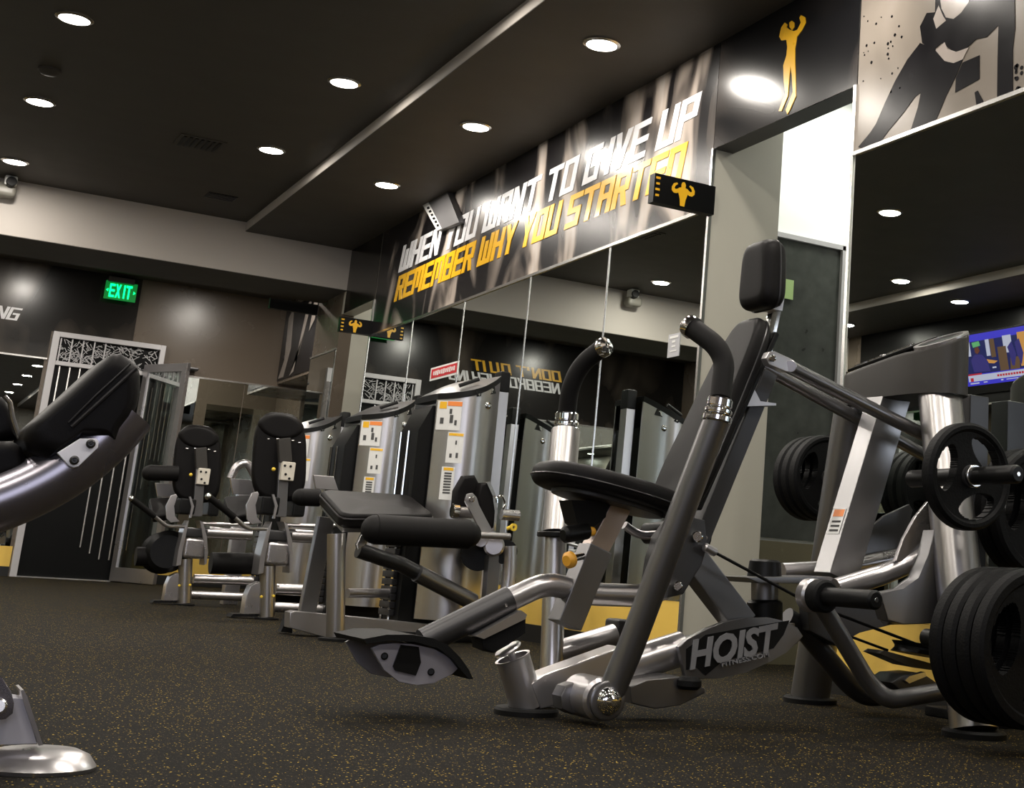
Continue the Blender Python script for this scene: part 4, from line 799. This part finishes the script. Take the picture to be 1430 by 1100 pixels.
# neighbouring rack at the right edge
rk = thing('plate_rack', 'dark plate rack cut off by the right edge of the view', 'weight rack', (2.95, 3.1, 0))
g0 = A(1452, 715, 3.12)
obj('upright', MB().beam((g0.x + 0.02, 3.46, 0.0), (g0.x + 0.02, 3.46, 1.0), 0.08, 0.08), DARKM, rk); obj('foot_plate', MB().box((g0.x + 0.02, 3.40, 0.015), (0.12, 0.36, 0.03), bev=0.005), RUBBER, rk)
obj('peg', MB().cyl((g0.x, 3.5, g0.z), (g0.x, 3.00, g0.z), 0.024), BLACKP, rk)
plate((g0.x, 3.12, g0.z), 0.19, 0.045, 'large black plate on the rack at the right edge behind the upper peg', 'plates on the right rack', hub=0.026)
plate((g0.x, 3.18, g0.z), 0.19, 0.045, 'large black plate at the right edge, the inner of two on the rack', 'plates on the right rack', hub=0.026)

# ------------------------------------------------------------------ weight towers
def tower(px_, py_, t):
    """post foot at (px_,py_)"""
    ln_ = -0.01
    def P(x, y, z): return V((px_ + x + ln_ * z / 1.3, py_ + y, z))
    n = 14; x0, x1 = -0.37, -0.045
    def front(u, z, sgn=-1, d=0.0):    # convex shroud
        x = x0 + (x1 - x0) * u; b = 0.11 * (1 - (2 * u - 1) ** 2); yy = 0.0 + (sgn * b if sgn < 0 else 0.34 + b)
        return P(x, yy + sgn * d, z)
    def zt(u): return 1.16 + 0.13 * u - 0.03 * math.sin(math.pi * u)
    for sgn, nm in ((-1, 'shroud'), (1, 'rear_shroud')):
        mb = MB(); cols = []
        for k in range(n + 1):
            u = k / n; cols.append([mb.bm.verts.new(front(u, z, sgn, dd_)) for z, dd_ in ((0.10, 0), (zt(u), 0), (zt(u), -0.012), (0.10, -0.012))])
        for a, b in zip(cols, cols[1:]):
            for i in range(4): mb.bm.faces.new((a[i], a[(i + 1) % 4], b[(i + 1) % 4], b[i]))
        mb.bm.faces.new(cols[0][::-1]); mb.bm.faces.new(cols[-1]); obj(nm, mb, BRUSH, t)
    mb = MB(); cols = []
    for k in range(n + 1):
        u = k / n; cols.append([mb.bm.verts.new(q) for q in (front(u, zt(u) - 0.0, -1, 0.006), front(u, zt(u) + 0.03, -1, 0.006), front(u, zt(u) + 0.03, 1, 0.006), front(u, zt(u), 1, 0.006))])
    for a, b in zip(cols, cols[1:]):
        for i in range(4): mb.bm.faces.new((a[i], a[(i + 1) % 4], b[(i + 1) % 4], b[i]))
    mb.bm.faces.new(cols[0][::-1]); mb.bm.faces.new(cols[-1]); hd_ = obj('hood', mb, BLACKP, t)
    mb = MB(); cols = []
    for k in range(n + 1):
        u = k / n; hh = 0.004 + 0.055 * math.sin(math.pi * min(1, u * 1.05)) ** 0.8; a, b = front(u, zt(u) + 0.03, -1, -0.01), front(u, zt(u) + 0.03, 1, -0.01); md = (a + b) / 2 + UZ * hh
        cols.append([mb.bm.verts.new(q) for q in (a, a.lerp(md, 0.5) + UZ * hh * 0.2, md, b.lerp(md, 0.5) + UZ * hh * 0.2, b)])
    for a, b in zip(cols, cols[1:]):
        for i in range(5): mb.bm.faces.new((a[i], a[(i + 1) % 5], b[(i + 1) % 5], b[i]))
    mb.bm.faces.new(cols[0][::-1]); mb.bm.faces.new(cols[-1]); obj('hood_lid', mb, GREYM, hd_)
    obj('hood_slot', MB().tube([front(0.3, zt(0.3) + 0.065, -1, -0.07), front(0.6, zt(0.6) + 0.075, -1, -0.07)], 0.010, 10), BLACKP, hd_)
    obj('stack_housing', MB().prism([P(-0.44, 0.03, 0.0), P(-0.05, 0.03, 0), P(-0.05, 0.03, 1.15), P(-0.38, 0.03, 1.13), P(-0.44, 0.03, 1.0)], (0, 0.28, 0)), BLACKP, t)
    mb = MB()
    for k in range(12): mb.box(P(-0.455, 0.17, 0.12 + 0.036 * k), (0.03, 0.16, 0.03), bev=0.003)
    obj('weight_stack', mb, DARKM, t)
    for dy in (0.11, 0.23): obj('guide_rod', MB().tube([P(-0.46, dy, 0.05), P(-0.46, dy, 1.0)], 0.009, 10), CHROME, t)
    po = obj('side_post', MB().beam(P(-0.0, 0.09, 0.0), P(0.0, 0.09, 1.25), 0.075, 0.055), BRUSH, t); obj('post_cap', MB().beam(P(0, 0.09, 1.245), P(0, 0.09, 1.355), 0.085, 0.062, bev=0.012), BLACKP, po)
    obj('base_plate', MB().box(P(-0.2, 0.14, 0.0) + UZ * 0.02, (0.56, 0.42, 0.04), bev=0.01), BLACKP, t)
    def lab(nm, u0, u1, z0, z1, m, d): 
        mb = MB(); k0 = 4; v = []
        for k in range(k0 + 1):
            u = u0 + (u1 - u0) * k / k0; v.append((mb.bm.verts.new(front(u, z0, -1, d)), mb.bm.verts.new(front(u, z1, -1, d))))
        for a, b in zip(v, v[1:]): mb.bm.faces.new((a[0], b[0], b[1], a[1]))
        return mb
    def add(nm, L, m, parent=None):
        mb = MB()
        for a in L:
            q = lab(nm, *a[:4], m, a[-1]); me = bpy.data.meshes.new('t'); q.bm.to_mesh(me); q.bm.free(); mb.bm.from_mesh(me); bpy.data.meshes.remove(me)
        r = bmesh.ops.extrude_face_region(mb.bm, geom=mb.bm.faces[:]); bmesh.ops.translate(mb.bm, vec=(0, 0.001, 0), verts=[g for g in r['geom'] if isinstance(g, bmesh.types.BMVert)])
        return obj(nm, mb, m, parent or t, smooth=False)
    for st_, hd, rd_, pr in (((0.01, 0.30, 1.01, 1.155), (0.03, 0.11, 1.115, 1.15), (0.12, 0.30, 1.13, 1.152), [(0.05, 0.09, 1.04, 1.07), (0.16, 0.20, 1.045, 1.085), (0.15, 0.18, 1.09, 1.115), (0.22, 0.25, 1.035, 1.06)]),
                             ((0.16, 0.37, 0.85, 1.0), (0.17, 0.36, 0.983, 0.996), None, [(0.20, 0.23, 0.875, 0.895), (0.28, 0.31, 0.875, 0.90), (0.26, 0.28, 0.94, 0.96)]),
                             ((0.13, 0.29, 0.67, 0.83), (0.15, 0.27, 0.812, 0.826), None, [(0.165, 0.255, 0.70 + 0.0135 * k, 0.708 + 0.0135 * k) for k in range(8)])):
        s1 = add('instruction_sticker', [(*st_, 0, 0.002)], STICK); add('sticker_header', [(*hd, 0, 0.0035)], YPRINT, s1)
        if rd_: add('sticker_red_header', [(*rd_, 0, 0.0036)], ORP, s1)
        add('sticker_print', [(*q, 0, 0.0037) for q in pr], MATS['sticker_grey'] if 'sticker_grey' in MATS else mat('sticker_grey', (0.06, 0.06, 0.06), 0.5), s1)
    u_ = 0.62; obj('knob_bolt', MB().lathe(front(u_ + 0.10, 1.15, -1, 0.0), (0, -1, 0), [(0, 0), (0.018, 0), (0.018, 0.006), (0.012, 0.011), (0.005, 0.012), (0, 0.010)], 20), CHROME, t)
    bg = MB(); a0, a1 = front(0.50, 1.19, -1, 0.008), front(0.86, 1.225, -1, 0.012); rr = (a1 - a0).normalized(); uu = V((-rr.z, 0, rr.x)); uu = uu if uu.z > 0 else -uu
    bg.prism([a0 - uu * 0.006, a1 - uu * 0.006, a1 + uu * 0.032, a0 + uu * 0.030], (0, 0.014, 0)); bd_ = obj('name_badge', bg, BLACKP, t)
    font_text('badge_lettering', 'HOIST', a0 + rr * 0.008 - UY * 0.001, rr, uu, 0.022, (a1 - a0).length * 0.85, ALU, bd_, 0.3, 0.03, 0.001)
    return t
# ------------------------------------------------------------------ the leg bench machine in the middle
Bn = thing('leg_bench_machine', 'leg bench machine with flat black pad, long black roller and the nearest silver weight tower', 'exercise machine', (2.0, 6.6, 0))
tower(2.71, 6.72, Bn)
qa = [A(445, 682, 6.75), A(573, 690, 6.75), A(609, 719, 6.38), A(478, 718, 6.38)]
# rounded outline on the inclined pad plane
def rounded(q, r=0.18, n=6):
    out = []
    for i in range(4):
        a, b, c = q[i - 1], q[i], q[(i + 1) % 4]; p0 = b + (a - b) * r; p1 = b + (c - b) * r
        for k in range(n + 1): t = k / n; out.append(p0 * (1 - t) ** 2 + b * 2 * t * (1 - t) + p1 * t * t)
    return out
nr = (qa[1] - qa[0]).cross(qa[3] - qa[0]).normalized(); nr = nr if nr.z < 0 else -nr
bp_ = obj('bench_pad', MB().pad(rounded(qa, 0.14), nr * 0.07, 0.02), VINYL, Bn); ro = rounded(qa, 0.14); cq = sum(ro, V()) / len(ro)
obj('pad_piping', MB().tube([cq + (q - cq) * 1.004 + nr * 0.022 for q in ro + ro[:1]], 0.004, 6), VSEAM, bp_)
obj('pad_frame', MB().prism([cq + (q - cq) * 0.9 + nr * 0.07 for q in qa], nr * 0.02), GREYM, Bn)
ra, rb = A(524, 739, 6.22), A(654, 746, 6.22)
obj('roller', MB().tube([ra, rb], 0.066, 32).ball(ra, 0.064).ball(rb, 0.060), FOAM, Bn); obj('roller_axle', MB().tube([A(650, 746, 6.22), A(712, 749, 6.22)], 0.015, 16), SILVER, Bn)
obj('roller_bracket', MB().prism(ppx(6.33, [(509, 738), (515, 728), (520, 735), (512, 760), (500, 768), (498, 760)]), (0, 0.03, 0), 0.003), ALU, Bn)
a_ = A(470, 745, 6.42); b_ = A(468, 890, 6.42); obj('front_leg', MB().tube([a_, V((b_.x, b_.y, 0.02))], 0.041, 28), BRUSH, Bn); obj('leg_foot', MB().lathe(V((b_.x, b_.y, 0)), UZ, [(0, 0), (0.075, 0), (0.075, 0.012), (0, 0.02)]), RUBBER, Bn)
obj('sloping_leg', MB().beam(A(455, 722, 6.85), A(427, 862, 6.85), 0.05, 0.075), GREYM, Bn)
fb = obj('base_beam', MB().prism(ppx(6.7, [(405, 855), (412, 853), (610, 872), (610, 892), (462, 892), (404, 876)]), (0, 0.10, 0), 0.004), SILVER, Bn)
obj('base_foot', MB().prism(ppx(6.85, [(395, 876), (402, 855), (410, 855), (408, 884), (392, 882)]), (0, 0.06, 0)), RUBBER, Bn)
obj('diagonal_brace', MB().tube([A(500, 768, 6.4), A(560, 788, 6.42), A(655, 838, 6.5)], 0.035, 24), DARKM, Bn)
obj('diagonal_sleeve', MB().tube([A(582, 800, 6.42), A(660, 840, 6.5)], 0.040, 24), GREYM, Bn)
obj('stretcher', MB().tube([A(485, 828, 6.75), A(582, 828, 6.9)], 0.022, 20), SILVER, Bn)
obj('pad_plate', MB().prism(ppx(7.0, [(438, 663), (466, 665), (473, 685), (441, 682)]), (0, 0.02, 0), 0.003), SILVER, Bn)
obj('side_grip', MB().tube([A(420, 694, 6.95), A(446, 695, 6.95)], 0.042, 24).ball(A(420, 694, 6.95), 0.041), FOAM, Bn)
# mechanism at the right end
obj('axle_tube', MB().tube([A(634, 714, 6.45), A(660, 716, 6.45)], 0.026, 20), SILVER, Bn); obj('axle_tube', MB().tube([A(700, 718, 6.4), A(724, 720, 6.4)], 0.026, 20), SILVER, Bn); obj('axle_cap', MB().cyl(A(631, 713, 6.45), A(640, 714, 6.45), 0.034), CHROME, Bn)
for L_, yy in (([(634, 708), (636, 685), (648, 664), (664, 663), (670, 674), (668, 706), (650, 712)], 6.5), ([(668, 690), (672, 674), (680, 673), (690, 690), (693, 715), (688, 738), (674, 730)], 6.42)):
    pp_ = ppx(yy, L_); obj('knee_pad', MB().pad(pp_, V((0, 0.06, 0)), 0.02), VINYL, Bn)
obj('pad_shell', MB().prism(ppx(6.41, [(684, 672), (692, 690), (695, 714), (692, 742), (689, 742), (691, 714), (688, 692), (680, 674)]), (0, 0.07, 0)), ALU, Bn)
lv = obj('lever_plate', MB().prism(ppx(6.36, [(650, 700), (652, 690), (660, 688), (666, 694), (668, 705), (688, 740), (680, 745), (672, 742)]), (0, 0.02, 0), 0.003), SILVER, Bn); obj('lever_bolt', MB().cyl(A(659, 697, 6.355), A(659, 697, 6.34), 0.014), CHROME, lv)
obj('yellow_knob', MB().lathe(A(716, 736, 6.33), (0.2, -1, 0), [(0.008, 0), (0.018, 0.0), (0.018, 0.012), (0.008, 0.012), (0.008, 0)], 20).tube([A(708, 738, 6.34), A(713, 736, 6.33)], 0.009, 10), YELLOWP, Bn)
obj('cam_wheel', MB().cyl(A(668, 772, 6.5), A(668, 772, 6.56), 0.085).cyl(A(705, 770, 6.42), A(705, 770, 6.46), 0.06), BLACKP, Bn)
obj('cam_hub', MB().cyl(A(690, 762, 6.36), A(690, 762, 6.5), 0.05, 0.01).cyl(A(672, 755, 6.38), A(672, 755, 6.5), 0.03), SILVER, Bn)
p = MB(); a_ = A(688, 775, 6.46); b_ = A(682, 865, 6.46); p.beam(a_, V((b_.x, b_.y, 0.0)), 0.06, 0.06); obj('mechanism_post', p, GREYM, Bn)
p = MB(); a_ = A(712, 762, 6.42); p.tube([a_, A(712, 800, 6.42), A(704, 850, 6.42), A(690, 872, 6.42)], 0.034, 20, 0.08); obj('bent_tube', p, SILVER, Bn)
obj('adjust_loop', MB().tube([A(694, 702, 6.38), A(694, 694, 6.38), A(700, 691, 6.38), A(706, 703, 6.38), A(702, 711, 6.38)], 0.006, 10, 0.02), CHROME, Bn)

# ------------------------------------------------------------------ two seated machines seen from behind
def seated(label, copy_from=None):
    Y = 8.23; t = thing('seated_machine', label, 'exercise machine', (2.02, Y, 0), 'seated machines with black backs near the back wall')
    b_ = A(372, 865, Y); obj('front_post', MB().tube([V((b_.x, Y, 0.015)), A(374, 790, Y)], 0.043, 24), BRUSH, t); obj('post_foot', MB().lathe(V((b_.x, Y, 0)), UZ, [(0, 0), (0.065, 0), (0.065, 0.01), (0, 0.016)]), RUBBER, t)
    obj('lower_bracket', MB().box(A(385, 773, Y), (0.135, 0.12, 0.13), bev=0.02, seg=3), SILVER, t)
    for L_ in ([(360, 802), (364, 775), (372, 742), (380, 728), (376, 748), (370, 780), (368, 800)], [(404, 800), (405, 775), (400, 740), (396, 728), (402, 732), (408, 755), (410, 780), (408, 798)]):
        obj('side_plate', MB().prism(ppx(Y - 0.08, L_), (0, 0.16, 0), 0.002), SILVER, t)
    obj('crosspiece', MB().box(A(388, 748, Y), (0.14, 0.10, 0.06), bev=0.01), DARKM, t)
    obj('rail', MB().tube([A(395, 747, Y + 0.05), A(475, 751, Y + 0.05)], 0.038, 20), SILVER, t)
    obj('rail', MB().tube([A(395, 733, Y), A(450, 735, Y), A(482, 732, Y)], 0.012, 14), SILVER, t)
    obj('base_rail', MB().tube([A(385, 822, Y + 0.1), A(515, 826, Y + 0.1)], 0.030, 20), SILVER, t); obj('base_rail', MB().tube([A(345, 846, Y + 0.05), A(500, 852, Y + 0.05)], 0.027, 20), SILVER, t)
    obj('base_bracket', MB().prism(ppx(Y + 0.02, [(340, 858), (344, 832), (350, 818), (362, 812), (370, 826), (362, 860)]), (0, 0.10, 0), 0.004), SILVER, t)
    obj('rear_foot', MB().prism(ppx(Y + 0.02, [(322, 861), (360, 861), (362, 857), (326, 857)]), (0, 0.12, 0)), RUBBER, t)
    # back cushion seen from behind
    cx_ = A(391, 637, Y); out = []
    ux_ = V((1, -0.15, 0)).normalized(); uz_ = V((-0.10, 0, 1)).normalized()
    for k in range(40):
        a = 2 * math.pi * k / 40; ca, s_ = math.cos(a), math.sin(a); e = 0.62
        out.append(cx_ + uz_ * (0.252 * math.copysign(abs(s_) ** e, s_)) + ux_ * ((0.150 + 0.014 * (-s_)) * math.copysign(abs(ca) ** e, ca)))
    nb = ux_.cross(uz_); nb = nb if nb.y > 0 else -nb
    bk_ = obj('back_cushion', MB().pad(out, nb * 0.07, 0.03), VINYL, t)
    o2 = [cx_ - nb * 0.012 + uz_ * 0.17 + (q - cx_) * 0.0 + ux_ * (0.13 * math.cos(2 * math.pi * k / 24)) + uz_ * (0.075 * math.sin(2 * math.pi * k / 24)) for k, q in enumerate(out[:24])]
    obj('cushion_hump', MB().pad(o2, nb * 0.06, 0.03), VINYL, bk_)
    po = obj('back_post', MB().beam(A(398, 613, Y - 0.05), A(392, 722, Y - 0.05), 0.03, 0.058), GREYM, t)
    obj('post_sleeve', MB().beam(A(396, 612, Y - 0.055), A(398, 645, Y - 0.055), 0.05, 0.07), PLASTIC, po)
    ad = obj('adjuster_block', MB().box(A(401, 658, Y - 0.08), (0.075, 0.05, 0.105), bev=0.006), mat('cream_block', (0.62, 0.58, 0.50), 0.4) if 'cream_block' not in MATS else MATS['cream_block'], t)
    p = MB()
    for q in ((398, 650), (406, 651), (399, 662), (404, 668)): p.cyl(A(*q, Y - 0.106), A(*q, Y - 0.11), 0.007)
    obj('adjuster_hole', p, BLACKP, ad); obj('yellow_pin', MB().ball(A(382, 655, Y - 0.09), 0.011), YELLOWP, ad)
    for q in ((375, 613), (388, 613), (409, 615), (418, 618)): obj('cushion_bolt', MB().cyl(A(q[0] - 2, q[1], Y - 0.03), A(q[0] + 2, q[1], Y - 0.03), 0.005), ALU, bk_)
    obj('seat_side', MB().prism(ppx(Y - 0.12, [(345, 725), (344, 705), (352, 688), (360, 686), (362, 690), (356, 705), (358, 722), (366, 730), (352, 732)]), (0, 0.02, 0), 0.003), SILVER, t)
    obj('seat_side', MB().prism(ppx(Y - 0.12, [(380, 690), (383, 690), (388, 706), (384, 724), (381, 724), (384, 706)]), (0, 0.02, 0)), SILVER, t)
    obj('seat_block', MB().box(A(372, 706, Y), (0.10, 0.2, 0.10), bev=0.012), BLACKP, t); obj('seat_block', MB().box(A(412, 708, Y + 0.05), (0.07, 0.2, 0.11), bev=0.012), BLACKP, t)
    s4 = [A(312, 692, Y + 0.25), A(352, 690, Y + 0.25), A(356, 716, Y), A(322, 722, Y)]; n4 = (s4[1] - s4[0]).cross(s4[3] - s4[0]).normalized(); n4 = n4 if n4.z < 0 else -n4
    obj('seat_cushion', MB().pad(rounded(s4, 0.15), n4 * 0.05, 0.015), VINYL, t)
    obj('front_plate', MB().prism(ppx(Y + 0.3, [(322, 668), (352, 670), (356, 690), (326, 690)]), (0, 0.03, 0), 0.003), SILVER, t)
    hn_ = obj('handle', MB().tube([A(327, 722, Y - 0.15), A(345, 738, Y - 0.12), A(372, 738, Y - 0.05)], 0.012, 14, 0.04), SILVER, t)
    obj('handle_grip', MB().tube([A(292, 694, Y - 0.2), A(327, 722, Y - 0.15)], 0.018, 16), FOAM, hn_); obj('handle_cap', MB().ball(A(291, 693, Y - 0.2), 0.019), CHROME, hn_)
    obj('lower_roller', MB().tube([A(294, 786, Y + 0.15), A(360, 787, Y + 0.15)], 0.06, 24), FOAM, t)
    for q in ((365, 833), (382, 832)): obj('brass_bolt', MB().cyl(A(*q, Y - 0.04), A(*q, Y - 0.048), 0.008), YELLOWP, t)
    return t
s1_ = seated('black backed seated machine with silver weight tower, the right and nearer of the pair')
s2_ = s1_.copy(); S.collection.objects.link(s2_); s2_.location = s1_.location + V((-0.165, 1.50, 0)); s2_['label'] = 'black backed seated machine beside the open glass door, the left and farther of the pair'
for ch in list(s1_.children):
    c = ch.copy(); S.collection.objects.link(c); c.parent = s2_
    for g_ in ch.children: d = g_.copy(); S.collection.objects.link(d); d.parent = c
# side roller and cam guard only on the farther machine
ROOT[s2_.name] = V(s2_.location)
tower(2.77, 8.19, s1_); tower(2.75, 9.70, s2_)
obj('side_roller', MB().tube([A(208, 660, 9.75), A(248, 661, 9.75)], 0.050, 24).ball(A(209, 660, 9.75), 0.049), FOAM, s2_)
obj('cam_guard', MB().cyl(A(234, 770, 9.78), A(234, 770, 9.9), 0.135, 0.03).cyl(A(226, 772, 9.9), A(226, 772, 9.96), 0.135, 0.03), BLACKP, s2_)
# pale round machine glimpsed between them
rd = thing('seated_machine_console', 'pale curved machine shell glimpsed between the two black machine backs', 'exercise machine', (2.35, 10.6, 0))
obj('shell', MB().tube([A(322, 668, 10.3), A(330, 650, 10.3), A(345, 645, 10.3), A(357, 665, 10.3), A(362, 700, 10.3)], 0.028, 16, 0.1), SILVER, rd); q = A(340, 700, 10.3); obj('stand', MB().beam((q.x, 10.3, 0), (q.x, 10.3, q.z + 0.1), 0.1, 0.1), SILVER, rd)

# ------------------------------------------------------------------ cut off machine at the left edge
YL = 2.55
Lm = thing('abdominal_machine', 'large black padded machine with curved grey tube cut off by the left edge', 'exercise machine', (0.2, YL, 0))
obj('main_tube', MB().tube([A(-160, 745, YL), A(-60, 722, YL), A(30, 690, YL), A(95, 655, YL), A(150, 608, YL), A(178, 575, YL)], 0.047, 36, 0.08), mat('tube_grey', (0.30, 0.285, 0.32), 0.27, 0.9), Lm)
br = obj('pad_bracket', MB().prism(ppx(YL - 0.06, [(80, 632), (112, 612), (134, 612), (138, 616), (137, 625), (110, 651), (103, 653), (96, 650)]), (0, 0.012, 0), 0.002), mat('white_bracket', (0.93, 0.92, 0.97), 0.3, 0.0), Lm)
for q in ((126.5, 619.5), (103.5, 642.5)): obj('bracket_bolt', MB().lathe(A(*q, YL - 0.0605), (0, -1, 0), [(0, 0), (0.0072, 0), (0.0072, 0.004), (0.0045, 0.006), (0.0045, 0.003), (0.002, 0.003), (0, 0.005)], 20), DARKM, br)
pd = ppx(YL - 0.055, [(34, 612), (38, 598), (50, 586), (96, 546), (140, 506), (152, 496), (162, 492), (172, 492), (186, 500), (196, 510), (199, 522), (199, 545), (195, 565), (186, 582), (172, 600), (165, 618), (155, 612), (112, 610), (80, 634), (68, 640), (52, 634), (40, 628)])
cu = obj('cushion', MB().pad(pd, V((0, 0.24, 0)), 0.028, 8), VINYL, Lm, label='large black rounded cushion')
obj('cushion_seam', MB().tube([A(190, 514, YL - 0.058), A(186, 518, YL - 0.058), A(140, 560, YL - 0.058), A(100, 596, YL - 0.058)], 0.0035, 8), VSEAM, cu)
obj('cushion_seam', MB().tube([A(182, 508, YL - 0.056), A(134, 552, YL - 0.058), A(96, 590, YL - 0.058)], 0.002, 8), VSEAM, cu)
obj('lower_cushion', MB().pad(ppx(YL - 0.02, [(-40, 620), (0, 615), (18, 615), (32, 624), (38, 640), (40, 655), (36, 662), (10, 668), (-40, 680)]), V((0, 0.2, 0)), 0.02), VINYL, Lm)
obj('upper_cushion', MB().pad(ppx(YL + 0.1, [(-30, 560), (-5, 550), (8, 555), (16, 570), (22, 600), (24, 612), (-30, 625)]), V((0, 0.2, 0)), 0.02), VINYL, Lm)
obj('cushion_edge', MB().tube([A(6, 553, YL + 0.08), A(14, 562, YL + 0.08), (A(18, 585, YL + 0.08)), A(28, 615, YL + 0.08), A(40, 645, YL + 0.08)], 0.004, 8), ALU, Lm)
bc = A(58, 1064, 2.62); bc = V((0.305, 2.60, 0))
obj('base_disc', MB().lathe(bc, UZ, [(0, 0), (0.088, 0), (0.090, 0.006), (0.078, 0.022), (0.060, 0.030), (0, 0.031)], 56), SILVER, Lm)
obj('base_bracket', MB().prism(ppx(2.565, [(-40, 975), (22, 974), (34, 976), (52, 1038), (-40, 1042)]), (0, 0.06, 0), 0.002), mat('bracket_silver', (0.50, 0.49, 0.54), 0.35, 0.25), Lm)
obj('base_fin', MB().prism(ppx(2.56, [(29, 964), (33, 963), (38, 972), (60, 1040), (54, 1041), (34, 984)]), (0, 0.09, 0)), SILVER, Lm)
jd = obj('base_joint', MB().prism(ppx(2.53, [(-40, 900), (2, 945), (16, 966), (20, 982), (18, 996), (8, 1004), (-8, 1006), (-40, 1000)]), (0, 0.02, 0), 0.002), MATS['tube_grey'], Lm); obj('joint_bolt', MB().cyl(A(-2, 986, 2.529), A(-2, 986, 2.515), 0.012), ALU, jd)
q = A(-30, 950, 2.6); obj('rear_tube', MB().tube([V((q.x - 0.02, 2.60, q.z)), V((A(-150, 745, YL).x, YL, A(-150, 745, YL).z))], 0.045, 28), MATS['tube_grey'], Lm)
